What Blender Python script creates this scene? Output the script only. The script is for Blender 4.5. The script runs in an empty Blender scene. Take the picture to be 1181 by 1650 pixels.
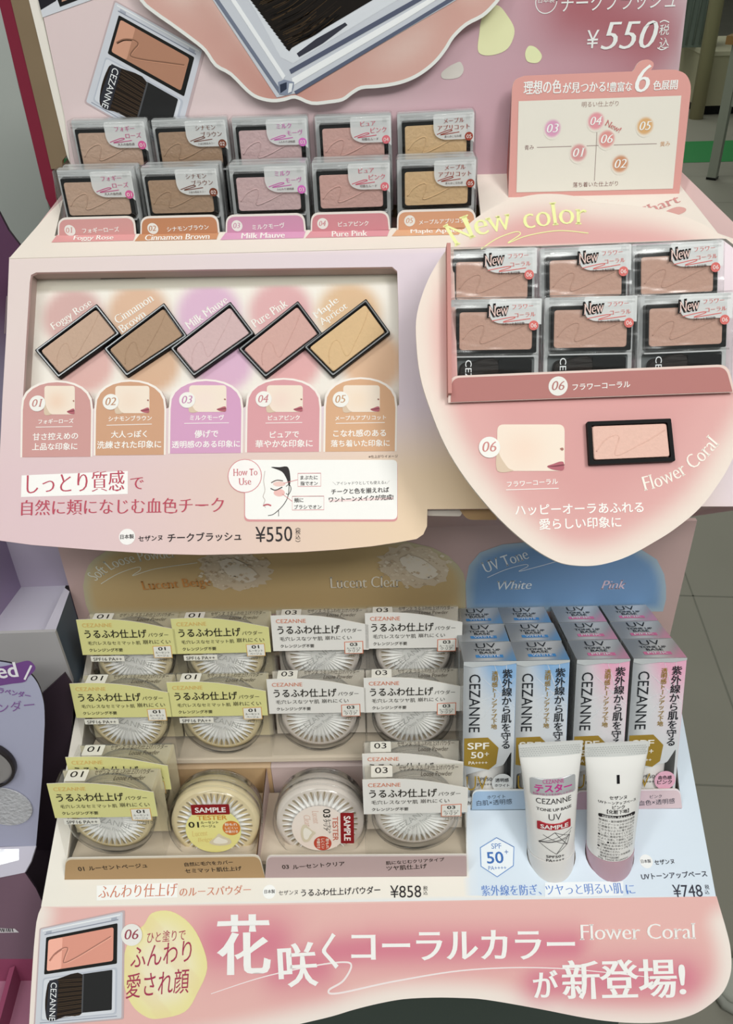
import bpy, math, random
import numpy as np
from mathutils import Vector, Matrix
from mathutils.geometry import delaunay_2d_cdt

random.seed(7)
rng = np.random.default_rng(7)
SC = bpy.context.scene
COL = SC.collection
R = math.radians

# ------------------------------------------------------------------ camera
FPX, PITCH, ROLL, YAW, CAMZ = 1400.0, R(35.0), R(1.8), R(1.0), 1.5
cp, sp_ = math.cos(PITCH), math.sin(PITCH)
cy_, sy_ = math.cos(YAW), math.sin(YAW)
_f = np.array([-sy_ * cp, cy_ * cp, -sp_])
_r0 = np.array([cy_, sy_, 0.0])
_u0 = np.cross(_r0, _f)
CR = _r0 * math.cos(ROLL) - _u0 * math.sin(ROLL)
CU = _u0 * math.cos(ROLL) + _r0 * math.sin(ROLL)
CF = _f
CAM = np.array([0.0, 0.0, CAMZ])
camd = bpy.data.cameras.new('camera')
cam = bpy.data.objects.new('camera', camd)
COL.objects.link(cam)
m = Matrix.Identity(4)
for i in range(3):
    m[i][0], m[i][1], m[i][2], m[i][3] = CR[i], CU[i], -CF[i], CAM[i]
cam.matrix_world = m
camd.sensor_fit = 'AUTO'
camd.sensor_width = 36.0
camd.lens = 36.0 * FPX / 1650.0
camd.clip_start = 0.02
camd.clip_end = 60
SC.camera = cam

# ------------------------------------------------------------------ world, lights, exposure
world = bpy.data.worlds.new('world')
SC.world = world
world.use_nodes = True
bg = world.node_tree.nodes['Background']
bg.inputs[0].default_value = (0.93, 1.0, 0.97, 1)
bg.inputs[1].default_value = 0.24
SC.view_settings.view_transform = 'Standard'
SC.view_settings.look = 'None'
SC.view_settings.exposure = 0.15
SC.view_settings.gamma = 1.0


def area(name, loc, target, sx, sy, power, color=(1, 1, 1)):
    d = bpy.data.lights.new(name, 'AREA')
    d.shape = 'RECTANGLE'
    d.size, d.size_y = sx, sy
    d.energy = power
    d.color = color
    o = bpy.data.objects.new(name, d)
    COL.objects.link(o)
    o.location = loc
    o.rotation_euler = (Vector(target) - Vector(loc)).to_track_quat('-Z', 'Y').to_euler()
    return o


area('ceiling_lamp', (0.85, -0.65, 3.1), (0.1, 0.4, 1.0), 0.45, 1.2, 25, (1.0, 0.985, 0.95))
area('ceiling_lamp', (-0.9, -0.3, 2.85), (0.0, 0.5, 1.0), 0.3, 1.2, 8, (0.97, 1.0, 0.97))
area('ceiling_lamp', (0.15, -1.3, 3.1), (0.0, 0.5, 1.0), 2.2, 0.5, 33, (0.99, 1.0, 0.97))
area('ceiling_lamp', (0.3, 4.5, 2.9), (0.3, 4.5, 0), 2.5, 3.0, 36, (0.95, 1.0, 0.93))
area('ceiling_lamp', (1.8, 8.5, 2.9), (1.8, 8.5, 0), 2.5, 3.0, 40, (0.95, 1.0, 0.93))


# ------------------------------------------------------------------ colour and materials
def lin(c):
    if isinstance(c, str):
        c = c.lstrip('#')
        c = [int(c[i:i + 2], 16) for i in (0, 2, 4)]
    a = np.asarray(c, float) / 255.0
    return np.where(a <= 0.04045, a / 12.92, ((a + 0.055) / 1.055) ** 2.4)


_mats = {}


def mat(key, color='#ffffff', rough=0.5, spec=0.3, metal=0.0, bump=0.0, bscale=60, var=0.0, coat=0.0, stretch=(1, 1, 1), emit=0.0):
    if key in _mats:
        return _mats[key]
    mm = bpy.data.materials.new(key)
    mm.use_nodes = True
    nt = mm.node_tree
    b = nt.nodes['Principled BSDF']
    c = lin(color)
    b.inputs['Base Color'].default_value = (*c, 1)
    b.inputs['Roughness'].default_value = rough
    b.inputs['Specular IOR Level'].default_value = spec
    b.inputs['Metallic'].default_value = metal
    b.inputs['Coat Weight'].default_value = coat
    b.inputs['Coat Roughness'].default_value = 0.08
    if bump or var:
        tc = nt.nodes.new('ShaderNodeTexCoord')
        mp = nt.nodes.new('ShaderNodeMapping')
        mp.inputs['Scale'].default_value = stretch
        nz = nt.nodes.new('ShaderNodeTexNoise')
        nz.inputs['Scale'].default_value = bscale
        nz.inputs['Detail'].default_value = 4
        nt.links.new(tc.outputs['Object'], mp.inputs['Vector'])
        nt.links.new(mp.outputs['Vector'], nz.inputs['Vector'])
        if bump:
            bp = nt.nodes.new('ShaderNodeBump')
            bp.inputs['Strength'].default_value = bump
            bp.inputs['Distance'].default_value = 0.002
            nt.links.new(nz.outputs['Fac'], bp.inputs['Height'])
            nt.links.new(bp.outputs['Normal'], b.inputs['Normal'])
        if var:
            mx = nt.nodes.new('ShaderNodeMix')
            mx.data_type = 'RGBA'
            mx.inputs['A'].default_value = (*(c * (1 - var)), 1)
            mx.inputs['B'].default_value = (*np.minimum(c * (1 + var), 1), 1)
            nt.links.new(nz.outputs['Fac'], mx.inputs['Factor'])
            nt.links.new(mx.outputs['Result'], b.inputs['Base Color'])
    _mats[key] = mm
    return mm


def ink(color, rough=0.5):
    return mat('ink_' + color.lstrip('#'), color, rough, 0.2)


def paint_mat(key='printed_card', rough=0.5, spec=0.3, coat=0.0):
    if key in _mats:
        return _mats[key]
    mm = bpy.data.materials.new(key)
    mm.use_nodes = True
    nt = mm.node_tree
    b = nt.nodes['Principled BSDF']
    at = nt.nodes.new('ShaderNodeAttribute')
    at.attribute_name = 'Col'
    nt.links.new(at.outputs['Color'], b.inputs['Base Color'])
    b.inputs['Roughness'].default_value = rough
    b.inputs['Specular IOR Level'].default_value = spec
    b.inputs['Coat Weight'].default_value = coat
    b.inputs['Coat Roughness'].default_value = 0.1
    _mats[key] = mm
    return mm


def clear_mat(key, tint=(0.95, 0.96, 0.96), rough=0.06, bump=0.25, bscale=45, base=0.05, gain=0.9, haze=0.0, hazecol=(0.8, 0.8, 0.8), stretch=(1, 1, 1)):
    """clear plastic: transparent with a fresnel weighted gloss and a little bump from the shrink film"""
    if key in _mats:
        return _mats[key]
    mm = bpy.data.materials.new(key)
    mm.use_nodes = True
    nt = mm.node_tree
    nt.nodes.remove(nt.nodes['Principled BSDF'])
    out = nt.nodes['Material Output']
    tr = nt.nodes.new('ShaderNodeBsdfTransparent')
    tr.inputs[0].default_value = (*tint, 1)
    gl = nt.nodes.new('ShaderNodeBsdfGlossy')
    gl.inputs['Roughness'].default_value = rough
    lw = nt.nodes.new('ShaderNodeLayerWeight')      # thin sheet: the same gloss from both of its sides
    lw.inputs['Blend'].default_value = 0.5
    pw = nt.nodes.new('ShaderNodeMath')
    pw.operation = 'POWER'
    pw.inputs[1].default_value = 4.5
    nt.links.new(lw.outputs['Facing'], pw.inputs[0])
    ma = nt.nodes.new('ShaderNodeMath')
    ma.operation = 'MULTIPLY_ADD'
    ma.inputs[1].default_value = gain
    ma.inputs[2].default_value = base
    ma.use_clamp = True
    nt.links.new(pw.outputs[0], ma.inputs[0])
    mx = nt.nodes.new('ShaderNodeMixShader')
    nt.links.new(ma.outputs[0], mx.inputs[0])
    if haze > 0:
        df = nt.nodes.new('ShaderNodeBsdfDiffuse')
        df.inputs[0].default_value = (*hazecol, 1)
        m2 = nt.nodes.new('ShaderNodeMixShader')
        m2.inputs[0].default_value = haze
        nt.links.new(tr.outputs[0], m2.inputs[1])
        nt.links.new(df.outputs[0], m2.inputs[2])
        nt.links.new(m2.outputs[0], mx.inputs[1])
    else:
        nt.links.new(tr.outputs[0], mx.inputs[1])
    nt.links.new(gl.outputs[0], mx.inputs[2])
    nt.links.new(mx.outputs[0], out.inputs[0])
    if bump:
        tc = nt.nodes.new('ShaderNodeTexCoord')
        nz = nt.nodes.new('ShaderNodeTexNoise')
        nz.inputs['Scale'].default_value = bscale
        nz.inputs['Detail'].default_value = 2
        bp = nt.nodes.new('ShaderNodeBump')
        bp.inputs['Strength'].default_value = bump
        bp.inputs['Distance'].default_value = 0.004
        mp = nt.nodes.new('ShaderNodeMapping')
        mp.inputs['Scale'].default_value = stretch
        nt.links.new(tc.outputs['Object'], mp.inputs['Vector'])
        nt.links.new(mp.outputs['Vector'], nz.inputs['Vector'])
        nt.links.new(nz.outputs['Fac'], bp.inputs['Height'])
        nt.links.new(bp.outputs['Normal'], gl.inputs['Normal'])
        nt.links.new(bp.outputs['Normal'], lw.inputs['Normal'])
    _mats[key] = mm
    return mm


CARD = paint_mat()
CARD_WHITE = mat('white_card', '#efe9e0', 0.6, 0.2)
CARD_PINK = mat('pink_card', '#e3c4c2', 0.6, 0.2)
CARD_CREAM = mat('cream_card', '#eee6da', 0.6, 0.2)
KRAFT = mat('kraft_board', '#b0916c', 0.8, 0.1, var=0.12, bscale=25)
BLACK = mat('black_plastic', '#0c0c0d', 0.26, 0.28)
CHROME = mat('dark_chrome_rim', '#77787a', 0.32, 0.5, metal=1.0)
SMOKE = mat('smoky_plastic', '#d3d6d7', 0.3, 0.5)
SMOKE_DIM = mat('dimmed_smoky_plastic', '#6a6f70', 0.3, 0.5)
BRISTLE = mat('bristles', '#1c1512', 0.6, 0.3, bump=0.6, bscale=400, stretch=(0.1, 1, 1), var=0.5)
CLEAR = clear_mat('clear_case_plastic', (0.985, 0.985, 0.985), 0.16, 0.62, 60, 0.07, 0.9, stretch=(0.35, 1, 1))
FILM = clear_mat('clear_box_plastic', (0.99, 0.99, 0.985), 0.12, 0.25, 35, 0.04, 0.6)
LIDCLEAR = clear_mat('clear_lid_plastic', (0.99, 0.99, 0.99), 0.14, 0.12, 60, 0.05, 0.8)
FROST = clear_mat('frosted_sticker', (0.95, 0.95, 0.95), 0.3, 0.0, 1, 0.02, 0.3, 0.72, (0.86, 0.88, 0.88))
ENGRAVE = clear_mat('engraved_line', (0.72, 0.72, 0.72), 0.2, 0.0, 1, 0.12, 0.6)


# ------------------------------------------------------------------ frames (flat boards standing in the scene)
class Frame:
    """a plane in metres: origin O, unit axes U (right) and V (up), normal N towards the shopper"""

    def __init__(self, O, U=(1, 0, 0), V=(0, 0, 1)):
        self.O = np.array(O, float)
        self.U = np.array(U, float) / np.linalg.norm(U)
        self.V = np.array(V, float) / np.linalg.norm(V)
        self.N = np.cross(self.U, self.V)

    def uv(self, px, py):
        d = CF * FPX + CR * (px - 590.5) + CU * (825.0 - py)
        t = np.dot(self.O - CAM, self.N) / np.dot(d, self.N)
        p = CAM + d * t - self.O
        return np.array([p @ self.U, p @ self.V])

    def P(self, pts):
        return np.array([self.uv(x, y) for x, y in pts])

    def W(self, uv, h=0.0):
        uv = np.atleast_2d(uv)
        return self.O + uv[:, :1] * self.U + uv[:, 1:2] * self.V + np.asarray(h).reshape(-1, 1) * self.N

    def off(self, h):
        return Frame(self.O + self.N * h, self.U, self.V)


def tilted(d, drop, elev):
    """plane through depth d and drop below the lens, rising away from the shopper at elev degrees"""
    return Frame((0, d, CAMZ - drop), (1, 0, 0), (0, math.cos(R(elev)), math.sin(R(elev))))


LF = Frame((0, 0, 0))                                   # front face of a product in its own space (z up, y to the back)


# ------------------------------------------------------------------ outlines
def spline(pts, n=8, closed=True):
    p = np.asarray(pts, float)
    k = len(p)
    out = []
    rng_ = range(k if closed else k - 1)
    for i in rng_:
        p1, p2 = p[i], p[(i + 1) % k]
        p0 = p[(i - 1) % k] if closed or i > 0 else p1
        p3 = p[(i + 2) % k] if closed or i + 2 < k else p2
        for j in range(n):
            t = j / n
            out.append(0.5 * ((2 * p1) + (-p0 + p2) * t + (2 * p0 - 5 * p1 + 4 * p2 - p3) * t * t + (-p0 + 3 * p1 - 3 * p2 + p3) * t ** 3))
    if not closed:
        out.append(p[-1])
    return np.array(out)


def rounded(pts, r, n=5):
    """polygon with rounded corners; r a number or one per corner"""
    p = np.asarray(pts, float)
    k = len(p)
    rs = r if hasattr(r, '__len__') else [r] * k
    out = []
    for i in range(k):
        a, b, c = p[i - 1], p[i], p[(i + 1) % k]
        rr = rs[i]
        if rr <= 0:
            out.append(b)
            continue
        d1, d2 = a - b, c - b
        l1, l2 = np.linalg.norm(d1), np.linalg.norm(d2)
        q = min(rr, l1 * 0.49, l2 * 0.49)
        s, e = b + d1 / l1 * q, b + d2 / l2 * q
        for j in range(n + 1):
            t = j / n
            out.append((1 - t) ** 2 * s + 2 * t * (1 - t) * b + t * t * e)
    return np.array(out)


def rrect(x0, y0, x1, y1, r, n=5):
    return rounded([(x0, y0), (x1, y0), (x1, y1), (x0, y1)], r, n)


def circle(c, r, n=28, ry=None):
    a = np.linspace(0, 2 * math.pi, n, endpoint=False)
    return np.stack([c[0] + r * np.cos(a), c[1] + (ry or r) * np.sin(a)], 1)


def inside(P, loops):
    x, y = P[:, 0], P[:, 1]
    c = np.zeros(len(P), bool)
    for L in loops:
        xa, ya = L[:, 0], L[:, 1]
        xb, yb = np.roll(xa, -1), np.roll(ya, -1)
        for i in range(len(L)):
            if ya[i] == yb[i]:
                continue
            cond = (ya[i] > y) != (yb[i] > y)
            xi = (xb[i] - xa[i]) * (y - ya[i]) / (yb[i] - ya[i]) + xa[i]
            c ^= cond & (x < xi)
    return c


def tri_fill(loops, sp=None):
    loops = [np.asarray(L, float) for L in loops]
    pts, edges = [], []
    for L in loops:
        b = len(pts)
        pts += [Vector((x, y)) for x, y in L]
        edges += [(b + i, b + (i + 1) % len(L)) for i in range(len(L))]
    if sp:
        lo, hi = loops[0].min(0), loops[0].max(0)
        gx = np.arange(lo[0] + sp / 2, hi[0], sp)
        gy = np.arange(lo[1] + sp / 2, hi[1], sp)
        G = np.stack(np.meshgrid(gx, gy), -1).reshape(-1, 2)
        G = G[inside(G, loops)]
        pts += [Vector((x, y)) for x, y in G]
    v, e, f, *_ = delaunay_2d_cdt(pts, edges, [], 0, 1e-7)
    V = np.array([(q[0], q[1]) for q in v])
    F = np.array([t for t in f if len(t) == 3])
    c = V[F].mean(1)
    F = F[inside(c, loops)]
    a, b, c = V[F[:, 0]], V[F[:, 1]], V[F[:, 2]]
    cr = (b[:, 0] - a[:, 0]) * (c[:, 1] - a[:, 1]) - (b[:, 1] - a[:, 1]) * (c[:, 0] - a[:, 0])
    F[cr < 0] = F[cr < 0][:, ::-1]
    return V, F


def seg_dist(P, a, b):
    a, b = np.asarray(a), np.asarray(b)
    d = b - a
    t = np.clip(((P - a) @ d) / max(d @ d, 1e-12), 0, 1)
    return np.linalg.norm(P - (a + t[:, None] * d), axis=1)


def loop_dist(P, L):
    out = np.full(len(P), 1e9)
    for i in range(len(L)):
        out = np.minimum(out, seg_dist(P, L[i], L[(i + 1) % len(L)]))
    return out


def sstep(a, b, x):
    t = np.clip((x - a) / (b - a), 0, 1)
    return t * t * (3 - 2 * t)


def mixc(a, b, t):
    t = np.asarray(t).reshape(-1, 1)
    return np.asarray(a) * (1 - t) + np.asarray(b) * t


# ------------------------------------------------------------------ lettering
_tx = bpy.data.curves.new('lettering', 'FONT')
_txo = bpy.data.objects.new('lettering', _tx)
COL.objects.link(_txo)
_tx.resolution_u = 3
_gc = {}
STY = {'S': (0, 0, 0, 0), 'B': (.016, .014, 0, 0), 'H': (.03, .026, 0, 0), 'L': (-.008, -.008, 0, 0), 'M': (.012, -.014, 0, 0), 'MB': (.03, .006, 0, 0),
       'R': (.012, -.016, 0, 1), 'R2': (.020, -.010, 0, 1), 'RB': (.026, -.004, 0, 1), 'NB': (.085, .085, .22, 0), 'I': (.010, -.014, .22, 1), 'SI': (0, 0, .22, 0), 'MI': (.008, -.010, .10, 0), 'BI': (.02, .012, .15, 0)}


def glyphs(s, st='S'):
    k = (s, st)
    if k in _gc:
        return _gc[k]
    _tx.body = s
    bpy.context.view_layer.update()
    ev = _txo.evaluated_get(bpy.context.evaluated_depsgraph_get())
    me = ev.to_mesh()
    n = len(me.vertices)
    V = np.empty(n * 3)
    me.vertices.foreach_get('co', V)
    V = V.reshape(-1, 3)[:, :2].copy()
    F = [tuple(p.vertices) for p in me.polygons]
    ev.to_mesh_clear()
    key, remap, VV = {}, [], []
    for q in V:
        t = (round(q[0], 4), round(q[1], 4))
        if t not in key:
            key[t] = len(VV)
            VV.append(q)
        remap.append(key[t])
    V = np.array(VV)
    G = []
    for f in F:
        f = [remap[i] for i in f]
        if len(set(f)) < 3:
            continue
        a = 0.0
        for i in range(len(f)):
            x0, y0 = V[f[i]]
            x1, y1 = V[f[(i + 1) % len(f)]]
            a += x0 * y1 - x1 * y0
        G.append(tuple(f) if a > 0 else tuple(reversed(f)))
    ox, oy, shear, serif = STY[st]
    extraV, extraF = [], []
    if ox or oy or serif:
        de = set()
        for f in G:
            for i in range(len(f)):
                de.add((f[i], f[(i + 1) % len(f)]))
        bd = [(a, b) for a, b in de if (b, a) not in de]
        nx, pv = {}, {}
        for a, b in bd:
            nx[a] = b
            pv[b] = a
        nrm = np.zeros_like(V)
        for a, b in bd:
            d = V[b] - V[a]
            l = np.linalg.norm(d) or 1
            nn = np.array([d[1], -d[0]]) / l
            nrm[a] += nn
            nrm[b] += nn
        ln = np.linalg.norm(nrm, axis=1)
        ln[ln == 0] = 1
        nrm = nrm / ln[:, None] * np.clip(2 / np.maximum(ln, .6), 1, 1.5)[:, None]
        if serif:
            for a, b in bd:
                d = V[b] - V[a]
                l = abs(d[0])
                if abs(d[1]) > .02 or not .03 < l < .17 or a not in pv or b not in nx:
                    continue
                p_, q_ = V[pv[a]], V[nx[b]]
                y = V[a][1]
                down = d[0] > 0
                sg = 1 if down else -1
                if (p_[1] - y) * sg < .05 or (q_[1] - y) * sg < .05:
                    continue
                if abs(p_[0] - V[a][0]) > abs(p_[1] - y) * 1.0 or abs(q_[0] - V[b][0]) > abs(q_[1] - y) * 1.0:
                    continue
                xl, xr = min(V[a][0], V[b][0]), max(V[a][0], V[b][0])
                e = .06
                el, er = (e, e)
                if not down and y < .56:
                    er = 0.0
                yy, th = y, .03 * sg
                base = len(V) + len(extraV)
                extraV += [(xl - el, yy), (xr + er, yy), (xr + er * .9, yy + th), (xr, yy + th * 2.2), (xl, yy + th * 2.2), (xl - el * .9, yy + th)]
                fc = tuple(range(base, base + 6))
                extraF.append(fc if sg > 0 else fc[::-1])
        V = V + nrm * np.array([ox, oy])
        if extraV:
            V = np.vstack([V, np.array(extraV)])
            G = G + extraF
    if shear:
        V = V.copy()
        V[:, 0] += shear * V[:, 1]
    lo, hi = V.min(0), V.max(0)
    V = V - lo
    _gc[k] = (V, G, hi - lo)
    return _gc[k]


# ------------------------------------------------------------------ mesh builder
class MB:
    def __init__(self):
        self.v, self.c, self.f, self.fm, self.sm, self.mats, self.n = [], [], [], [], [], [], 0

    def mi(self, m_):
        if m_ not in self.mats:
            self.mats.append(m_)
        return self.mats.index(m_)

    def add(self, V, F, m_, C=None, smooth=False):
        V = np.asarray(V, float)
        b = self.n
        self.v.append(V)
        self.c.append(np.ones((len(V), 3)) if C is None else np.broadcast_to(np.asarray(C, float), (len(V), 3)))
        i = self.mi(m_)
        for t in F:
            self.f.append([b + int(q) for q in t])
            self.fm.append(i)
            self.sm.append(smooth)
        self.n += len(V)
        return self

    # flat print or flat face
    def fill(self, fr, loops, h, m_, paint=None, sp=None):
        V, F = tri_fill(loops, sp)
        C = None
        if paint is not None:
            C = paint(V) if callable(paint) else lin(paint)
        return self.add(fr.W(V, h), F, m_, C)

    def poly(self, fr, L, h, color):
        return self.fill(fr, [np.asarray(L)], h, ink(color) if isinstance(color, str) else color)

    # card: outline with thickness from h0 (back) to h1 (front)
    def card(self, fr, loops, h0, h1, front, paint=None, sp=None, side=None, back=None):
        V, F = tri_fill(loops, sp)
        C = None
        if paint is not None:
            C = paint(V) if callable(paint) else lin(paint)
        self.add(fr.W(V, h1), F, front, C)
        V2, F2 = tri_fill(loops)
        self.add(fr.W(V2, h0), F2[:, ::-1], back or side or CARD_WHITE)
        for k, L in enumerate(loops):
            L = np.asarray(L, float)
            n = len(L)
            ar = np.sum(L[:, 0] * np.roll(L[:, 1], -1) - np.roll(L[:, 0], -1) * L[:, 1])
            if (ar < 0) != (k > 0):
                L = L[::-1]
            W = np.vstack([fr.W(L, h0), fr.W(L, h1)])
            self.add(W, [(i, (i + 1) % n, n + (i + 1) % n, n + i) for i in range(n)], side or CARD_WHITE)
        return self

    def stroke(self, fr, pts, w, h, color, n=0, taper=False):
        p = np.asarray(pts, float)
        if n:
            p = spline(p, n, False)
        d = np.gradient(p, axis=0)
        l = np.linalg.norm(d, axis=1)
        l[l == 0] = 1
        nn = np.stack([-d[:, 1], d[:, 0]], 1) / l[:, None]
        ww = np.full(len(p), w / 2)
        if taper:
            t = np.linspace(0, 1, len(p))
            ww = ww * (0.35 + 0.65 * np.sin(np.pi * np.clip(t, 0.02, 0.98)))
        A, B = p + nn * ww[:, None], p - nn * ww[:, None]
        k = len(p)
        W = np.vstack([fr.W(A, h), fr.W(B, h)])
        return self.add(W, [(k + i, k + i + 1, i + 1, i) for i in range(k - 1)], ink(color) if isinstance(color, str) else color)

    def outline(self, fr, L, w, h, color):
        L = np.asarray(L)
        return self.stroke(fr, np.vstack([L, L[:2]]), w, h, color)

    # lettering between two points of the ink's lower edge (uv); hh = ink height
    def text(self, fr, s, p0, p1, color, hh=None, st='S', h=0.0003):
        V, G, sz = glyphs(s, st)
        p0, p1 = np.asarray(p0, float), np.asarray(p1, float)
        d = p1 - p0
        l = np.linalg.norm(d)
        d = d / l
        nn = np.array([-d[1], d[0]])
        kx = l / sz[0]
        ky = kx if hh is None else hh / sz[1]
        Q = p0 + V[:, :1] * kx * d + V[:, 1:] * ky * nn
        return self.add(fr.W(Q, h), G, ink(color) if isinstance(color, str) else color)

    def arctext(self, fr, s, path, color, hh, st='R', h=0.0003):
        V, G, sz = glyphs(s, st)
        p = spline(path, 10, False)
        seg = np.linalg.norm(np.diff(p, axis=0), axis=1)
        cum = np.concatenate([[0], np.cumsum(seg)])
        x = V[:, 0] / sz[0] * cum[-1]
        X = np.interp(x, cum, p[:, 0])
        Y = np.interp(x, cum, p[:, 1])
        t = np.gradient(p, axis=0)
        tx, ty = np.interp(x, cum, t[:, 0]), np.interp(x, cum, t[:, 1])
        l = np.hypot(tx, ty)
        yy = V[:, 1] / sz[1] * hh
        Q = np.stack([X - ty / l * yy, Y + tx / l * yy], 1)
        return self.add(fr.W(Q, h), G, ink(color) if isinstance(color, str) else color)

    def vtext(self, fr, s, uc, vt, vb, w, color, st='S', h=0.0003):
        n = len(s)
        step = (vt - vb) / n
        for i, ch in enumerate(s):
            V, G, sz = glyphs(ch, st)
            V = V - sz / 2
            if ch in 'ー(（)）':
                V = np.stack([V[:, 1], -V[:, 0]], 1)
            k = w / 0.92
            Q = np.array([uc, vt - step * (i + .5)]) + V * k
            self.add(fr.W(Q, h), G, ink(color) if isinstance(color, str) else color)
        return self

    # solids
    def box(self, lo, hi, m_, C=None, M=None):
        x0, y0, z0 = lo
        x1, y1, z1 = hi
        V = np.array([(x0, y0, z0), (x1, y0, z0), (x1, y1, z0), (x0, y1, z0), (x0, y0, z1), (x1, y0, z1), (x1, y1, z1), (x0, y1, z1)], float)
        if M is not None:
            V = V @ M[0].T + M[1]
        F = [(3, 2, 1, 0), (4, 5, 6, 7), (0, 1, 5, 4), (1, 2, 6, 5), (2, 3, 7, 6), (3, 0, 4, 7)]
        return self.add(V, F, m_, C)

    def slab(self, fr, L, h0, h1, m_, paint=None):
        """prism over outline L of a frame between two heights"""
        return self.card(fr, [np.asarray(L)], h0, h1, m_, paint, None, m_, m_)

    def bslab(self, fr, L, h0, h1, m_, ch):
        """prism with a small chamfer on its front edge"""
        L = np.asarray(L, float)
        ar = np.sum(L[:, 0] * np.roll(L[:, 1], -1) - np.roll(L[:, 0], -1) * L[:, 1])
        if ar < 0:
            L = L[::-1]
        c = L.mean(0)
        d = L - c
        Li = c + d * (1 - ch / np.maximum(np.linalg.norm(d, axis=1), 1e-6))[:, None]
        n = len(L)
        W = np.vstack([fr.W(L, h0), fr.W(L, h1 - ch), fr.W(Li, h1)])
        F = []
        for k in (0, n):
            F += [(k + i, k + (i + 1) % n, k + n + (i + 1) % n, k + n + i) for i in range(n)]
        self.add(W, F, m_)
        self.add(fr.W(Li, h1), [tuple(range(n))], m_)
        self.add(fr.W(L, h0), [tuple(range(n))[::-1]], m_)
        return self

    def quad(self, pts, m_, C=None):
        return self.add(np.array(pts, float), [tuple(range(len(pts)))], m_, C)

    def lathe(self, fr, prof, m_, n=48, C=None, smooth=True, close=False):
        """profile (radius, height along the frame's normal) turned about the frame's origin"""
        a = np.linspace(0, 2 * math.pi, n, endpoint=False)
        V = []
        for r_, h_ in prof:
            V.append(fr.W(np.stack([r_ * np.cos(a), r_ * np.sin(a)], 1), h_))
        V = np.vstack(V)
        F = []
        for k in range(len(prof) - 1):
            for i in range(n):
                j = (i + 1) % n
                F.append((k * n + i, k * n + j, (k + 1) * n + j, (k + 1) * n + i))
        return self.add(V, F, m_, C, smooth)

    def tube(self, pts, r, m_, n=6, closed=False):
        P = np.asarray(pts, float)
        k = len(P)
        V = []
        for i in range(k):
            d = P[min(i + 1, k - 1)] - P[max(i - 1, 0)]
            d = d / (np.linalg.norm(d) or 1)
            a = np.cross(d, (0.3, 0.2, 0.9))
            a /= np.linalg.norm(a)
            b = np.cross(d, a)
            rr = r if not hasattr(r, '__len__') else r[i]
            for j in range(n):
                t = 2 * math.pi * j / n
                V.append(P[i] + (a * math.cos(t) + b * math.sin(t)) * rr)
        F = []
        for i in range(k - 1):
            for j in range(n):
                q = (j + 1) % n
                F.append((i * n + j, (i + 1) * n + j, (i + 1) * n + q, i * n + q))
        F.append(tuple(range(n)))
        F.append(tuple(range((k - 1) * n, k * n))[::-1])
        return self.add(V, F, m_, None, True)

    def mesh(self, name, shift=(0, 0, 0)):
        V = np.vstack(self.v) - np.asarray(shift)
        C = np.vstack(self.c)
        me = bpy.data.meshes.new(name)
        me.from_pydata(V.tolist(), [], self.f)
        for m_ in self.mats:
            me.materials.append(m_)
        me.polygons.foreach_set('material_index', self.fm)
        me.polygons.foreach_set('use_smooth', self.sm)
        ca = me.color_attributes.new('Col', 'FLOAT_COLOR', 'POINT')
        ca.data.foreach_set('color', np.hstack([C, np.ones((len(C), 1))]).astype(np.float32).ravel())
        me.update()
        return me

    def build(self, name, parent=None, label=None):
        """one mesh object; parent may be an Empty (world axes) or, in product space, an unplaced Empty at the origin"""
        sh = (0, 0, 0)
        q = parent
        while q is not None:
            sh = np.asarray(sh) + np.array(q.location)
            q = q.parent
        me = self.mesh(name, sh)
        o = bpy.data.objects.new(name, me)
        COL.objects.link(o)
        o.parent = parent
        if label:
            o['label'] = label
        return o


def tag(o, label=None, cat=None, group=None, kind=None):
    for k, v in (('label', label), ('category', cat), ('group', group), ('kind', kind)):
        if v:
            o[k] = v
    return o


def thing(name, label, cat, loc=(0, 0, 0), group=None):
    o = bpy.data.objects.new(name, None)
    COL.objects.link(o)
    o.empty_display_size = 0.02
    o.location = loc
    return tag(o, label, cat, group)


_kids = {}


def dup(root, label=None, group=None):
    r = root.copy()
    COL.objects.link(r)

    def rec(src, dst):
        for ch in [c for c in src.children]:
            c = ch.copy()
            COL.objects.link(c)
            c.parent = dst
            rec(ch, c)
    rec(root, r)
    if label:
        r['label'] = label
    if group:
        r['group'] = group
    return r


def pose(o, fr, u, v, ang=0.0, h=0.0):
    """put a product (x right, z up, y back) with its local origin at (u, v) of a frame"""
    ca, sa = math.cos(ang), math.sin(ang)
    X = fr.U * ca + fr.V * sa
    Z = -fr.U * sa + fr.V * ca
    Y = -fr.N
    p = fr.W([(u, v)], h)[0]
    mm = Matrix.Identity(4)
    for i in range(3):
        mm[i][0], mm[i][1], mm[i][2], mm[i][3] = X[i], Y[i], Z[i], p[i]
    o.matrix_world = mm


def pose_top(o, fr, tl, tr, H, h=0.0):
    """stand a product so that its top edge runs between two sight lines on a frame"""
    a, b = fr.uv(*tl), fr.uv(*tr)
    d = b - a
    ang = math.atan2(d[1], d[0])
    c = (a + b) / 2 - np.array([-math.sin(ang), math.cos(ang)]) * H
    pose(o, fr, c[0], c[1], ang, h)


# sight-line shorthand for prints on a board
def T(mb, fr, s, x0, y0, x1, y1, color, hp=None, st='S', h=0.0004):
    a, b = fr.uv(x0, y0), fr.uv(x1, y1)
    hh = None if hp is None else np.linalg.norm(fr.uv(x0, y0 - hp) - a)
    mb.text(fr, s, a, b, color, hh, st, h)


def CI(mb, fr, x, y, rp, color, h=0.0003, ry=None):
    c = fr.uv(x, y)
    r = np.linalg.norm(fr.uv(x + rp, y) - c)
    mb.poly(fr, circle(c, r, 28), h, color)


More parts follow.
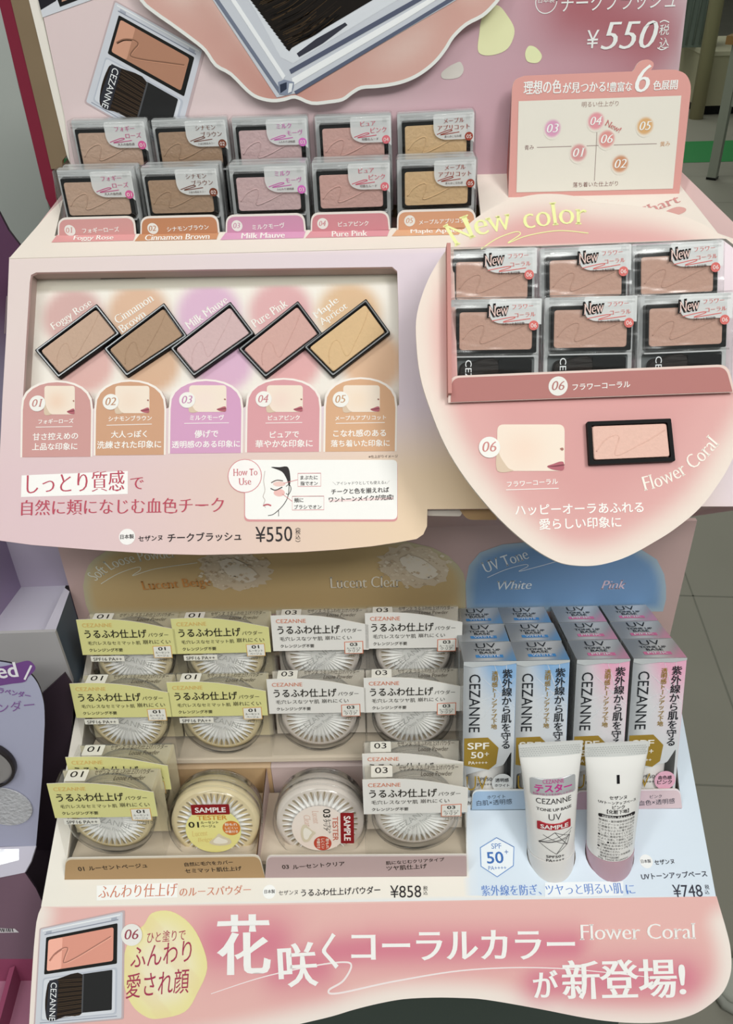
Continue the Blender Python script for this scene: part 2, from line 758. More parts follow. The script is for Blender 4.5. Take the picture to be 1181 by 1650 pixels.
def CO(mb, fr, x, y, rp, wp, color, h=0.0003):
    c = fr.uv(x, y)
    r = np.linalg.norm(fr.uv(x + rp, y) - c)
    mb.outline(fr, circle(c, r, 32), r * wp / rp, h, color)


def PL(mb, fr, pts, color, h=0.0002, r=0):
    L = np.asarray(pts, float)
    if r:
        L = rounded(L, r)
    mb.poly(fr, fr.P(L), h, color)


def ST(mb, fr, pts, wp, color, h=0.0003, n=6, taper=False):
    q = fr.P(pts)
    s = np.linalg.norm(fr.uv(pts[0][0] + 10, pts[0][1]) - fr.uv(*pts[0])) / 10
    mb.stroke(fr, q, wp * s, h, color, n, taper)


def badge(mb, fr, x, y, rp, s, col, h=0.0003, bgc='#f4f1ec'):
    CI(mb, fr, x, y, rp, bgc, h)
    T(mb, fr, s, x - rp * .66, y + rp * .44, x + rp * .66, y + rp * .40, col, rp * .95, 'I', h + .0001)


# ------------------------------------------------------------------ the boards of the display, as planes in metres
def meet(py, d, drop, elev):
    """slide down a plane rising at elev from (d, drop) until the sight line of row py"""
    t = math.tan(PITCH + math.atan((py - 825) / FPX))
    s = (t * d - drop) / (math.sin(R(elev)) + t * math.cos(R(elev)))
    return d - s * math.cos(R(elev)), drop + s * math.sin(R(elev))


SHELF_D, SHELF_R = 0.634, 0.1992
SHELF = tilted(SHELF_D, SHELF_R, 21)
PD, PR = meet(400, SHELF_D, SHELF_R, 21)
PANEL = tilted(PD, PR, 48.2)
INNER = PANEL.off(-0.016)
HEART = PANEL.off(0.068)
HEAD = tilted(0.70, 0.17, 90)
PETAL = HEAD.off(0.008)
BACK = tilted(0.56, 0.45, 90)
TD, TR_ = 0.3622, 0.6066
TRAY = tilted(TD, TR_, 24.4)
FLAP = tilted(TD, TR_, 50)
COMPC = tilted(0.5101, 0.2217, 65)             # coral compacts on the heart
BLUSHF = tilted(0.6474, 0.17, 90)
BLUSHB = tilted(0.6839, 0.14, 90)
POWC = tilted(0.403, 0.522, 81.3)
POWB = tilted(0.4766, 0.4934, 81.3)
POWA = tilted(0.5106, 0.460, 81.3)
UVF = tilted(0.4242, 0.5784, 71.5)


def line_at(fr, py, px=590):
    p = fr.W([fr.uv(px, py)])[0]
    return p


# ------------------------------------------------------------------ the setting
b = MB()
b.quad([(-6, -3, 0), (8, -3, 0), (8, 20, 0), (-6, 20, 0)], mat('vinyl_floor_tile', '#98958a', 0.55, 0.25, var=0.10, bscale=2.2, bump=0.03))
seam = mat('floor_seam', '#85847a', 0.7, 0.1)
GR = Frame((0, 0, 0), (1, 0, 0), (0, 1, 0))
g = [GR.uv(1104, 925), GR.uv(1181, 1140)]
d = (g[1] - g[0]) / np.linalg.norm(g[1] - g[0])
nrm = np.array([-d[1], d[0]])
for k in range(-8, 9):
    o = g[0] + nrm * k * 0.6
    b.stroke(GR, [o - d * 4, o + d * 14], 0.004, 0.0006, seam)
    o2 = GR.uv(1110, 960) + d * k * 0.6
    b.stroke(GR, [o2 - nrm * 6, o2 + nrm * 6], 0.004, 0.0006, seam)
fl = b.build('floor')
tag(fl, 'grey vinyl tile shop floor seen beside the display', None, None, 'structure')
b = MB()
s0, s1 = GR.uv(1120, 262), GR.uv(1120, 228)
b.quad([(-5, s0[1], .0012), (7, s0[1], .0012), (7, s1[1], .0012), (-5, s1[1], .0012)], mat('green_floor_stripe', '#2f8a4c', 0.5, 0.3))
tag(b.build('trim_1'), 'green stripe across the far shop floor', None, None, 'structure')
b = MB()
b.box((-6, 17.5, 0), (8, 17.7, 3.2), mat('far_wall', '#7d7f74', 0.8, 0.1))
tag(b.build('wall_back'), 'dim back wall of the shop', None, None, 'structure')
b = MB()
b.box((-6, -3, 3.2), (8, 20, 3.3), mat('ceiling_white', '#dcdcd6', 0.8, 0.1))
tag(b.build('ceiling'), 'white shop ceiling', None, None, 'structure')

# ------------------------------------------------------------------ pedestal carrying the display
ZT = CAMZ - 0.66
ped = MB()
ped.box((-0.235, 0.43, 0.0), (0.235, 0.72, ZT), mat('dark_pedestal', '#4a544f', 0.7, 0.2))
ped.box((-0.235, 0.575, ZT), (0.235, 0.72, CAMZ - 0.40), mat('dark_pedestal', '#4a544f', 0.7, 0.2))
pedo = ped.build('display_pedestal')
tag(pedo, 'dark grey pedestal under the front flap of the pink display', 'pedestal')

# ------------------------------------------------------------------ upper display: header, shelf, front panel
UP = thing('blush_display', 'pink cardboard blush display with tall header and window of five pans', 'cosmetics display', (0, 0.62, CAMZ - 0.42))

# header board with its print
L = HEAD.P([(58, -40), (64, 0), (104, 187), (122, 330), (1082, 330), (1094, 112), (1107, 0), (1112, -40)])
gc = HEAD.P([(1000, 35)])[0]
px1 = np.linalg.norm(HEAD.uv(600, 100) - HEAD.uv(601, 100))
a0, a1 = HEAD.uv(930, 10), HEAD.uv(1050, 60)


def head_paint(P):
    u = (P[:, 0] - L[:, 0].min()) / (L[:, 0].max() - L[:, 0].min())
    c = mixc(lin('#e6d2d3'), lin('#cfa9b4'), sstep(0.2, 0.75, u))
    c = mixc(c, lin('#d9cdd4'), sstep(0.9, 1.0, u))
    dd = seg_dist(P, a0, a1)
    return mixc(c, lin('#b06a72'), 0.95 * np.exp(-(dd / (62 * px1)) ** 2))


hb = MB()
hb.card(HEAD, [L], -0.006, 0.0, CARD, head_paint, 0.006, CARD_WHITE)
for pts, col in (([(772, 55), (778, 25), (800, 8), (818, 26), (829, 50), (818, 78), (792, 89), (771, 84)], '#efefc0'),
                 ([(846, 86), (852, 74), (864, 77), (873, 90), (866, 101), (850, 99)], '#eff3c2'),
                 ([(711, 118), (722, 108), (733, 102), (742, 100), (747, 113), (738, 125), (715, 127)], '#dcd6cf')):
    hb.poly(HEAD, HEAD.P(spline(pts, 5)), 0.0003, col)
W_ = '#f6f8f6'
T(hb, HEAD, 'チークブラッシュ', 903, 20, 1087, 13, W_, 30)
CO(hb, HEAD, 880, 2, 17, 1.4, W_)
T(hb, HEAD, '日本製', 867, 5, 893, 4, W_)
T(hb, HEAD, '¥', 944, 78, 963, 77, W_, 29, 'S')
T(hb, HEAD, '550', 967, 80, 1056, 77, W_, 44, 'I')
for ch, y in (('税', 57), ('込', 78)):
    T(hb, HEAD, ch, 1061, y, 1077, y - 1, W_, 17)
ST(hb, HEAD, [(1063, 36), (1070, 33), (1078, 36)], 1.6, W_)
ST(hb, HEAD, [(1059, 73 + 4), (1066, 80), (1074, 77)], 1.6, W_)


def bil(c, s, t):
    c = np.asarray(c, float)
    return (1 - t) * ((1 - s) * c[0] + s * c[1]) + t * ((1 - s) * c[3] + s * c[2])


def print_compact(mb, fr, corners, pan, h, dark='#20201f'):
    """printed picture of an open blush compact; corners of the case in sight lines: tl, tr, br, bl"""
    def Q(pts):
        return fr.P([bil(corners, x / 58, y / 73) for x, y in pts])

    def q(pts, col, hh):
        mb.poly(fr, Q(pts), h + hh, col)
    q(rrect(-1, -1, 59.5, 74, 1.5), '#c9b5b8', 0)
    q(rrect(0, 0, 58, 73, 1.2), '#d6d9e2', .0001)
    q(rrect(1.5, 1.2, 56.5, 2.0, .2), '#f5f7fa', .0002)
    q(rrect(3, 4.3, 55, 5.0, .2), '#8f95a6', .0002)
    q(rrect(3, 71, 55, 71.6, .2), '#9aa0b0', .0002)
    for x in (4, 50):
        q(rrect(x, 2.6, x + 4, 4.2, .4), '#aeb4c2', .0003)
    q(rrect(4.2, 7, 54.5, 35, 1), dark, .0002)
    q(rrect(6, 9.2, 51.8, 32.6, 1.8), pan, .0003)
    pl = lin(pan)
    q(rrect(6, 9.2, 16, 32.6, 1.6), _hex(np.minimum(pl * 1.35 + .03, 1)), .0004)
    dk = _hex(pl * .55)
    lt = _hex(np.minimum(pl * 1.5, 1))
    sg = np.array([(7.5, 25), (11, 20.5), (16, 17.6), (19, 17.4), (20, 18.8), (18.5, 23), (17.4, 27.6), (19.5, 28.2), (27, 25.5), (38, 20.5), (50, 15.2)])
    sc = np.linalg.norm(fr.P([corners[1]])[0] - fr.P([corners[0]])[0]) / 58
    mb.stroke(fr, Q(spline(sg + (.3, .4), 6, False)), .9 * sc, h + .0004, lt)
    mb.stroke(fr, Q(spline(sg, 6, False)), .8 * sc, h + .0005, dk)
    q(rrect(3.5, 37.5, 54.8, 70, 2), '#c3c8d4', .0002)
    q(rrect(4.3, 38.5, 53.5, 69, 2), '#dfe2ea', .0003)
    hair = [(8, 41), (14, 39.5), (31, 39), (32, 66), (20, 68), (12, 70.5), (8, 69), (6.4, 62), (6, 54), (6.6, 46)]
    q(spline(hair, 4), '#2b221c', .0004)
    for k in range(26):
        y0 = 41 + k * 1.05
        x0 = 13 + rng.uniform(0, 3)
        y1 = y0 + (y0 - 54) * .12 + rng.uniform(-.6, .6)
        mb.stroke(fr, Q([(31, y0), (x0, y1)]), .25 * sc, h + .0005, '#5d4a38' if k % 3 else '#120d0b')
    q(rrect(31, 38.6, 51.5, 66.5, .8), '#2a2a2b', .0006)
    q(rrect(31, 38.6, 32, 66.5, .3), '#55565a', .0007)
    q([(8.2, 40), (14.5, 39.6), (14.5, 70), (10, 70), (7, 66)], '#33343c', .0005)
    p = Q([(9.4, 41.5), (9.4, 70)])
    mb.text(fr, 'CEZANNE', p[0], p[1], '#f2f4f6', 4.2 * sc, 'S', h + .0008)


def _hex(c):
    c = np.clip(np.asarray(c), 0, 1)
    s = np.where(c <= .0031308, c * 12.92, 1.055 * c ** (1 / 2.4) - .055)
    return '#%02x%02x%02x' % tuple(int(round(x * 255)) for x in s)


print_compact(hb, HEAD, [(186, 3), (326, 81), (283, 246), (139, 164)], '#b98870', .0004)
PL(hb, HEAD, [(58, -40), (150, -40), (150, -1), (69, 28), (62, 0)], '#d9dce4', .0004)
PL(hb, HEAD, [(58, -40), (95, -40), (91, 1), (66, 16), (62, 0)], '#23232a', .0005)
PL(hb, HEAD, [(94, -40), (135, -40), (136, -4), (97, 11), (93, 0)], '#1f1e1f', .0005)
PL(hb, HEAD, [(98, -40), (131, -40), (131, -9), (100, 3)], '#c79a84', .0006)
hb.build('header_board', UP)

# petal edged board standing proud of the header
pet = [(205, -45), (228, 0), (250, 20), (277, 39), (311, 64), (331, 81), (348, 105), (372, 119), (399, 146), (416, 157), (439, 162), (458, 160), (476, 156), (502, 166),
       (530, 164), (552, 160), (566, 150), (582, 141), (606, 139), (629, 136), (650, 131), (671, 122), (690, 109), (705, 95), (718, 78), (730, 59), (751, 39), (777, 25), (794, 9), (806, -8), (815, -45)]
PLp = PETAL.P(np.vstack([spline(pet, 3, False)]))
inn = PETAL.P([(400, 60), (480, 120), (600, 90), (700, 30)])
PLc = PLp[4:-4]


def petal_paint(P):
    dd = np.full(len(P), 1e9)
    for i in range(len(PLc) - 1):
        dd = np.minimum(dd, seg_dist(P, PLc[i], PLc[i + 1]))
    c = mixc(lin('#dcb0a6'), lin('#eedbd2'), sstep(0.004, 0.028, dd))
    dk = np.minimum(seg_dist(P, PETAL.uv(330, 10), PETAL.uv(440, 150)), seg_dist(P, PETAL.uv(476, 150), PETAL.uv(720, 0)))
    return mixc(c, lin('#c7877b'), .6 * np.exp(-(dk / .014) ** 2))


pb = MB()
pb.card(PETAL, [PLp], -0.005, 0.0, CARD, petal_paint, 0.005, CARD_WHITE)
pb.stroke(PETAL, PLp, 5.2 * px1, .0003, '#eff0ec')


def pq(pts, col, h, r=0):
    PL(pb, PETAL, pts, col, h, r)


pq([(318, -45), (343, 0), (446, 157), (478, 150), (735, 0), (770, -45)], '#cfd3dc', .0004)
pq([(372, -45), (412, 18), (452, 92), (472, 102), (640, 0), (700, -45)], '#dfe3ea', .0005)
pq([(330, -25), (346, 0), (449, 150), (453, 146), (352, -2), (337, -25)], '#767d90', .0006)
pq([(352, -30), (372, 0), (456, 128), (460, 122), (380, 0), (360, -30)], '#f6f8fb', .0006)
pq([(466, 112), (640, 14), (715, -28), (718, -22), (645, 20), (469, 119)], '#5a6076', .0006)
pq([(470, 126), (650, 22), (722, -20), (724, -14), (655, 30), (473, 137)], '#f7f9fb', .0006)
pq([(474, 147), (660, 36), (738, -12), (741, -6), (663, 41), (477, 152)], '#5f667c', .0006)
pq([(482, 92), (520, 70), (560, 40), (556, 36), (510, 62), (478, 86)], '#3b3c48', .0006)
pq([(448, 132), (458, 128), (474, 132), (473, 141), (470, 150), (460, 153), (450, 152)], '#8d96aa', .0007)
pq([(451, 136), (462, 132), (462, 143), (452, 150)], '#333a4c', .0008)
pq([(466, 134), (472, 134), (470, 147), (464, 150)], '#eef1f5', .0008)
hair = [(396, -45), (404, 0)]
for k in range(30):
    t = k / 29
    hair.append((404 + 60 * t + (2.2 if k % 2 else -2.2), 0 + 81 * t + (1.5 if k % 2 else -1.5)))
hair += [(470, 77), (600, 0), (660, -45)]
pb.poly(PETAL, PETAL.P(hair), .0007, '#1b1613')
for k in range(70):
    t = rng.uniform(0, 1)
    x, y = 406 + 60 * t + rng.uniform(0, 26), 0 + 78 * t - rng.uniform(0, 4)
    l = rng.uniform(30, 90)
    if x + l * .88 < 470 + (77 - (y - l * .55)) * 1.6:
        ST(pb, PETAL, [(x, y), (x + l * .5, y - l * .25), (x + l * .88, y - l * .55)], .8, ('#4b3a26', '#2d241d', '#0c0908')[k % 3], .0008)
pb.build('petal_board', UP)

# return flange at the header's left edge: white edge, kraft inside, wine outside
fb = MB()
FL = HEAD.off(-0.004)
fb.card(FL, [FL.P([(44, -40), (58, -40), (64, 0), (106, 190), (114, 262), (109, 250), (48, 0)])], -.004, 0.002, CARD_WHITE, None, None, CARD_WHITE)
fb.card(FL, [FL.P([(8, -40), (46, -40), (49, 0), (110, 247), (101, 258), (100, 271), (83, 272), (70, 215), (18, 0)])], -.004, 0.001, mat('brown_board', '#85735c', .8, .1, var=.1, bscale=25), None, None, KRAFT)
fb.card(FL, [FL.P([(-14, -40), (9, -40), (18, 0), (70, 215), (84, 272), (92, 330), (86, 344), (74, 320), (0, 12)])], -.004, 0.0, mat('wine_card', '#7d2338', 0.5, 0.3), None, None, CARD_PINK)
fb.card(FL, [FL.P([(98, 270), (113, 250), (126, 335), (84, 341), (82, 271)])], -.004, -.001, mat('gap_shade_card', '#5b4d44', .8, .1), None, None, KRAFT)  # dark card added as the shade between header and shelf
fb.build('side_flap', UP)

# sloping top shelf around the recess for the compacts
SL = SHELF.P([(17, 409), (84, 337), (100, 322), (120, 296), (1088, 272), (1097, 300), (1157, 378), (1203, 418), (1230, 375 + 12)])
fe = SHELF.P([(17, 409)])[0]
SL = SHELF.P([(17, 409), (84, 337), (112, 300), (112, 282), (1088, 262), (1097, 300), (1157, 376), (1185, 383)])
vb = 0.0
SL[0][1] = SL[-1][1] = -0.0135
hole = SHELF.P([(88, 380), (776, 364), (766, 262), (112, 277)])
sb = MB()
sb.card(SHELF, [SL, hole], -0.004, 0.0, CARD, '#f3e8de', None, CARD_CREAM)
for i, (xa, xb, y0, y1, col, s, tx, ty, tx2, ty2) in enumerate((
        (92, 219, 379, 391, '#e3a3a3', 'Foggy Rose', 117, 390, 182, 389), (226, 353, 377, 389, '#cf9672', 'Cinnamon Brown', 233, 388.5, 338, 386),
        (364, 493, 375, 387, '#dea3c3', 'Milk Mauve', 388, 385.5, 459, 384), (501, 628, 373, 384, '#e09da6', 'Pure Pink', 534, 382.5, 592, 381),
        (640, 768, 370, 381, '#e4b08c', 'Maple Apricot', 661, 379, 750, 377.5))):
    PL(sb, SHELF, [(xa, y0), (xb, y0 - 3), (xb - 4, y1 - 3), (xa - 9, y1)], col, .0003)
    T(sb, SHELF, s, tx, ty, tx2, ty2, '#fbf7f2', 9, 'RB', .0006)
T(sb, SHELF, 'Chart', 1030, 350, 1099, 325, '#d99a98', 12, 'I')
PL(sb, SHELF, spline([(1072, 342), (1090, 334), (1104, 336), (1103, 342), (1088, 347)], 5), '#dfaaa4', .0003)
sb.build('top_shelf', UP)

# stepped well that the blush compacts stand in
wb = MB()
zf, zb = CAMZ - 0.2315, CAMZ - 0.2045
xl, xr = SHELF.W([SHELF.uv(86, 380)])[0][0], SHELF.W([SHELF.uv(778, 364)])[0][0]
well = mat('well_card', '#b98f88', 0.7, 0.2)
wb.box((xl, 0.640, zf - .004), (xr, 0.676, zf), well)
wb.box((xl, 0.678, zb - .004), (xr, 0.6985, zb), well)
wb.box((xl, 0.6755, zf), (xr, 0.6775, zb), well)
wb.build('stepped_well', UP)

def along_board(board, pa, pb, elev):
    """upright card whose foot line lies on a sloping board between two sight lines"""
    a, b_ = board.W([board.uv(*pa)])[0], board.W([board.uv(*pb)])[0]
    u = (b_ - a) / np.linalg.norm(b_ - a)
    v = np.array([0, math.cos(R(elev)), math.sin(R(elev))])
    return Frame(a, u, v - u * (v @ u))


# label tabs in front of the compacts
TABS = along_board(SHELF, (93, 380), (768, 369), 89)
for i, (x0, y0, x1, y1, yt, col, num, nx_, ny_, s, tx, ty, tx2, ty2) in enumerate((
        (93, 380, 219.5, 378, 349, '#dba2a0', '01', 113, 371, 'フォギーローズ', 134, 375.5, 193, 373),
        (226, 378, 354, 375, 347, '#c88c69', '02', 246.5, 368, 'シナモンブラウン', 270, 373, 337, 369),
        (363.5, 376, 493, 373, 344.5, '#d69ab8', '03', 382, 363.5, 'ミルクモーヴ', 407, 370, 459, 366.5),
        (500.5, 374, 629, 370, 341, '#d9939b', '04', 520, 360, 'ピュアピンク', 545, 365, 594, 363),
        (639.5, 371, 768, 366, 337, '#dfa684', '05', 660, 355.5, 'メープルアプリコット', 675, 362, 756, 358))):
    tb = MB()
    sh = [(x0, y0), (x0 + .6, yt + 2), (x1 - 3, yt - 1), (x1, y1)]
    tb.card(TABS, [TABS.P(rounded(sh, [0, 14, 14, 0], 6))], -.001, 0, CARD, '#f7efe9', None, CARD_WHITE)
    tb.poly(TABS, TABS.P(rounded([(x0 + 2.5, y0), (x0 + 3, yt + 5), (x1 - 5.5, yt + 2), (x1 - 2.8, y1)], [0, 12, 12, 0], 6)), .0003, col)
    badge(tb, TABS, nx_, ny_, 8.8, num, col, .0005)
    T(tb, TABS, s, tx, ty, tx2, ty2, '#fdfbf8', None, 'B', .0006)
    tb.build('shade_tab', UP)

# front panel with arched window
ARC = [(92, 613, 34, 150, 737, '#d19d99'), (209, 612, 152, 268, 734, '#d2a283'), (332, 611, 272, 392, 731, '#d8a3c6'), (458, 609, 396, 518, 729, '#dda0a6'), (581, 608, 522, 640, 728, '#dcae8a')]
top_u = -0.0001


def arch_curve(cx, ty, xl, xr, n=12):
    w = (xr - xl) / 2
    mx = (xl + xr) / 2
    out = []
    for k in range(n + 1):
        a = math.pi * (1 - k / n)
        x = mx + w * math.cos(a)
        out.append((x, ty + 46 * (1 - math.sin(a) ** 0.75)))
    return out


PO = [(15, 409), (1215, 378), (1222, 816), (1131, 816), (753, 820), (688.6, 820.5), (688, 848), (682, 861), (671, 868.5), (640, 874), (600, 880), (545, 885.5), (485, 889.5), (400, 892.5), (325, 894), (254, 892.5),
      (152, 886), (51, 878), (-8, 870), (-3, 790), (4, 640), (10, 540)]
PP = PANEL.P(PO)
PP[0][1] = PP[1][1] = 0.0
win = [(48, 455), (50, 443), (58, 439), (340, 434), (632, 430), (640, 437), (642, 500), (643, 652)]
for cx, ty, xl_, xr_, bt, col in reversed(ARC):
    win += arch_curve(cx, ty, xl_, xr_)[::-1]
win += [(36.6, 649), (42, 550)]
winL = PANEL.P(win)
ul, ur = PP[:, 0].min(), PP[:, 0].max()
c_l, c_r1, c_r2 = lin('#f3dcdb'), lin('#e2d3df'), lin('#edd3b0')


def panel_paint(P):
    u = sstep(-.25, .10, P[:, 0])
    v = np.clip(-P[:, 1] / .2, 0, 1)
    right = mixc(c_r1, c_r2, sstep(.55, .85, v))
    left = mixc(lin('#e4d3d0'), lin('#e2c6cb'), sstep(.2, .9, v))
    c = mixc(left, right, u)
    return mixc(c, lin('#f2e2ea'), sstep(.16, .26, P[:, 0]))


fp = MB()
fp.card(PANEL, [PP, winL], -.003, 0, CARD, panel_paint, .007, CARD_PINK)
for k, (cx, ty, xl_, xr_, bt, col) in enumerate(ARC):
    body = arch_curve(cx, ty, xl_, xr_) + [(xr_ - 1, bt - 1), (xl_ - 1, bt)]
    fp.poly(PANEL, PANEL.P(body), .0002, '#f6ede6')
    body = arch_curve(cx, ty + 3, xl_ + 3, xr_ - 3) + [(xr_ - 4, bt - 1), (xl_ + 2, bt)]
    fp.poly(PANEL, PANEL.P(body), .0003, col)
faces = [(72, 622, 121, 668), (186, 622, 241, 666), (305, 621, 365, 664), (430, 621, 488, 664), (553, 621, 612, 664)]
skin = lin('#f3e3d3')


def face_print(mb, fr, x0, y0, x1, y1, cheek, h):
    c = fr.uv(x0 * .6 + x1 * .4, y0 * .45 + y1 * .55)
    w = np.linalg.norm(fr.uv(x1, y0) - fr.uv(x0, y0))

    def fpaint(P):
        d_ = np.linalg.norm((P - c) / (w * .32), axis=1)
        return mixc(skin, lin(cheek), .6 * np.exp(-d_ ** 2))
    mb.fill(fr, [fr.P(rrect(x0, y0, x1, y1, (x1 - x0) * .1))], h, CARD, fpaint, w / 14)
    W2, H2 = x1 - x0, y1 - y0
    pl = lambda pts, col, hh: PL(mb, fr, spline([(x0 + W2 * a, y0 + H2 * b_) for a, b_ in pts], 5), col, h + hh)
    pl([(.74, .90), (.83, .85), (.93, .80), (.985, .82), (.985, .97), (.90, .99), (.80, .96)], '#b5646f', .0002)
    pl([(.75, .905), (.85, .885), (.985, .86), (.985, .885), (.86, .91)], '#7d3a45', .0003)
    pl([(.93, .52), (.97, .50), (.985, .54), (.96, .565)], '#a77468', .0002)
    pl([(.0, .52), (.05, .70), (.16, .93), (.24, .995), (.0, .995)], '#dcc5ae', .0001)


for (x0, y0, x1, y1), ck, (num, nx_, ny_), col in zip(faces, ('#eec7ad', '#f0d7c4', '#f3dcd6', '#f1d2c8', '#f2d9c0'),
                                                     (('01', 61, 650.5), ('02', 179, 648), ('03', 302, 645), ('04', 425, 643.5), ('05', 549, 644)),
                                                     ('#c48883', '#bf8d6c', '#c98bb5', '#cf868e', '#c89a72')):
    face_print(fp, PANEL, x0, y0, x1, y1, ck, .0005)
    badge(fp, PANEL, nx_, ny_, 13, num, col, .0009)
WT = '#fdfaf6'
for s, x0, y0, x1, y1, st, hp in (
        ('フォギーローズ', 62, 683.5, 119, 682, 'B', None), ('甘さ控えめの', 53, 710, 126, 708, 'B', None), ('上品な印象に', 52, 726, 125, 725, 'B', None),
        ('シナモンブラウン', 175, 679, 245, 677.5, 'B', None), ('大人っぽく', 179, 706, 237, 705, 'B', None), ('洗練された印象に', 156.5, 723.5, 260, 722, 'B', None),
        ('ミルクモーヴ', 306, 677.5, 361, 677, 'B', None), ('儚げで', 313.5, 706, 352, 705, 'B', None), ('透明感のある印象に', 277, 722.5, 387, 721, 'B', None),
        ('ピュアピンク', 432, 677.5, 483, 677, 'B', None), ('ピュアで', 435, 706, 482, 705, 'B', None), ('華やかな印象に', 411.6, 722, 504, 720.5, 'B', None),
        ('メープルアプリコット', 540, 678, 622, 676.5, 'B', None), ('こなれ感のある', 537, 704.5, 622, 703.5, 'B', None), ('落ち着いた印象に', 533, 720.5, 628, 719.5, 'B', None)):
    T(fp, PANEL, s, x0, y0, x1, y1, WT, hp, st, .0005)
for x0, y0, x1, y1 in ((58, 688.5, 117, 687.5), (172, 685.5, 245, 683.5), (297, 682.5, 369, 681.5), (428, 682, 487, 681), (541, 682.5, 620, 681)):
    ST(fp, PANEL, [(x0, y0), (x1, y1)], 1, WT, .0005, 0)
T(fp, PANEL, '※仕上がりイメージ', 594, 738.5, 641, 737.5, '#5a4646')
PL(fp, PANEL, [(35, 766), (206, 759), (206, 796), (34, 801)], '#fdfaf8', .0002)
DR = '#c04f62'
T(fp, PANEL, 'しっとり質感', 43, 797, 201, 791, DR, 33, 'M')
T(fp, PANEL, 'で', 210, 789, 232, 788, DR, 19, 'M')
T(fp, PANEL, '自然に頬になじむ血色チーク', 34, 831, 361, 826, DR, 25, 'M')
CI(fp, PANEL, 205, 865, 13, '#faf6f4')
BK = '#2a2426'
T(fp, PANEL, '日本製', 194, 869, 216, 868, BK, None, 'B', .0005)
T(fp, PANEL, 'セザンヌ', 223, 873, 262, 871, BK, None, 'B')
T(fp, PANEL, 'チークブラッシュ', 270, 874, 389, 871, BK, None, 'B')
T(fp, PANEL, '¥550', 412, 874, 471, 872, BK, 25, 'S')
for ch, y in (('(', 853), ('税', 861), ('込', 869), (')', 874)):
    if ch in '税込':
        T(fp, PANEL, ch, 476, y, 484, y, BK)
ST(fp, PANEL, [(476, 853), (480, 851), (484, 853)], .8, BK)
ST(fp, PANEL, [(476, 871), (480, 873), (484, 871)], .8, BK)
PL(fp, PANEL, rrect(393.5, 742, 640.5, 840.5, 8), '#dc9a9c', .0002)
PL(fp, PANEL, rrect(395, 741, 640, 837, 8), '#fbf9f6', .0003)
CI(fp, PANEL, 394.5, 767, 27.5, '#d98b90', .0004)
CI(fp, PANEL, 394.5, 767, 26.3, '#fcf7f5', .0005)
T(fp, PANEL, 'How To', 376, 767, 415, 766, '#cf6f78', 11, 'R', .0007)
T(fp, PANEL, 'Use', 385, 782, 405, 781, '#cf6f78', 11, 'R', .0007)
LK = '#3a3434'
ST(fp, PANEL, [(466, 783), (464, 800), (458, 812), (449, 822), (440, 829), (432, 831)], 1.1, LK, .0005)
ST(fp, PANEL, [(427, 759), (425, 775), (427, 790), (424, 800), (427, 806), (425, 813), (428, 818)], .8, '#b9a8a2', .0005)
PL(fp, PANEL, spline([(437, 753), (450, 753), (464, 753), (468, 772), (466, 784), (462, 772), (454, 760)], 5), '#2d2728', .0005)
ST(fp, PANEL, [(461, 784), (466, 781), (469, 788), (465, 797), (461, 795)], 1, LK, .0005)
ST(fp, PANEL, [(436, 787), (444, 790), (455, 785)], 1.6, LK, .0005)
ST(fp, PANEL, [(437, 778), (446, 774), (456, 775)], 1.6, '#6a5a55', .0005)
ST(fp, PANEL, [(424, 815), (431, 813), (437, 815)], 2.4, '#c4606c', .0005)
ST(fp, PANEL, [(449, 822), (449, 832)], .9, LK, .0005)
PL(fp, PANEL, circle((450, 780), 10, 20, 4), '#f2cfc8', .0004)
PL(fp, PANEL, circle((450, 794), 9, 20, 6), '#f3c3be', .0004)
for x0, y0, x1, y1, sA, sB, xa, xb, ya, yb in ((480, 763, 517, 784, 'まぶたに', '指でオン', 484, 512, 773, 782.5), (471, 800, 522, 822, '頬に', 'ブラシでオン', 474, 518, 810, 820.5)):
    fp.outline(PANEL, PANEL.P([(x0, y0), (x1, y0 - .5), (x1, y1 - .5), (x0, y1)]), .0004, .0005, '#d98b90')
    T(fp, PANEL, sA, xa, ya, xa + (28 if sA != '頬に' else 15), ya - .3, LK, None, 'B', .0005)
    T(fp, PANEL, sB, xa, yb, xb, yb - .3, LK, None, 'B', .0005)
ST(fp, PANEL, [(457, 779), (480, 773)], .9, '#d98b90', .0006, 0)
ST(fp, PANEL, [(455, 796), (471, 808)], .9, '#d98b90', .0006, 0)
T(fp, PANEL, '＼アイシャドウとしても使える♪／', 536, 782, 628, 780, LK)
PL(fp, PANEL, [(530, 805), (634, 801), (634, 805), (530, 809)], '#f6dddd', .0004)
T(fp, PANEL, 'チークと色を揃えれば', 534, 797, 627, 793.5, LK, None, 'B', .0006)
T(fp, PANEL, 'ワントーンメイクが完成!', 530, 810, 634, 805.5, LK, None, 'B', .0006)
# the locking slots in the panel's edges
PL(fp, PANEL, [(10.5, 477), (12.5, 477), (9, 538), (7, 538)], '#6f6063', .0003)
fp.build('front_panel', UP)

# inner board behind the window with soft colour dabs
ib = MB()
IL = INNER.P([(28, 436), (668, 426), (668, 712), (18, 714)])
dabs = [((118, 512), 50, '#d3aaa6'), ((222, 505), 50, '#dcb497'), ((336, 505), 52, '#dcb3cf'), ((452, 503), 52, '#dfabae'), ((562, 505), 52, '#ddb890'),
        ((138, 588), 46, '#dfb0aa'), ((245, 588), 46, '#d9b090'), ((360, 585), 48, '#dcb0cd'), ((470, 582), 48, '#e3a9aa'), ((600, 582), 50, '#e6bd9a')]
dq = [(INNER.uv(*c), np.linalg.norm(INNER.uv(c[0] + r_, c[1]) - INNER.uv(*c)), lin(col)) for c, r_, col in dabs]
vtop = INNER.uv(300, 463)[1]


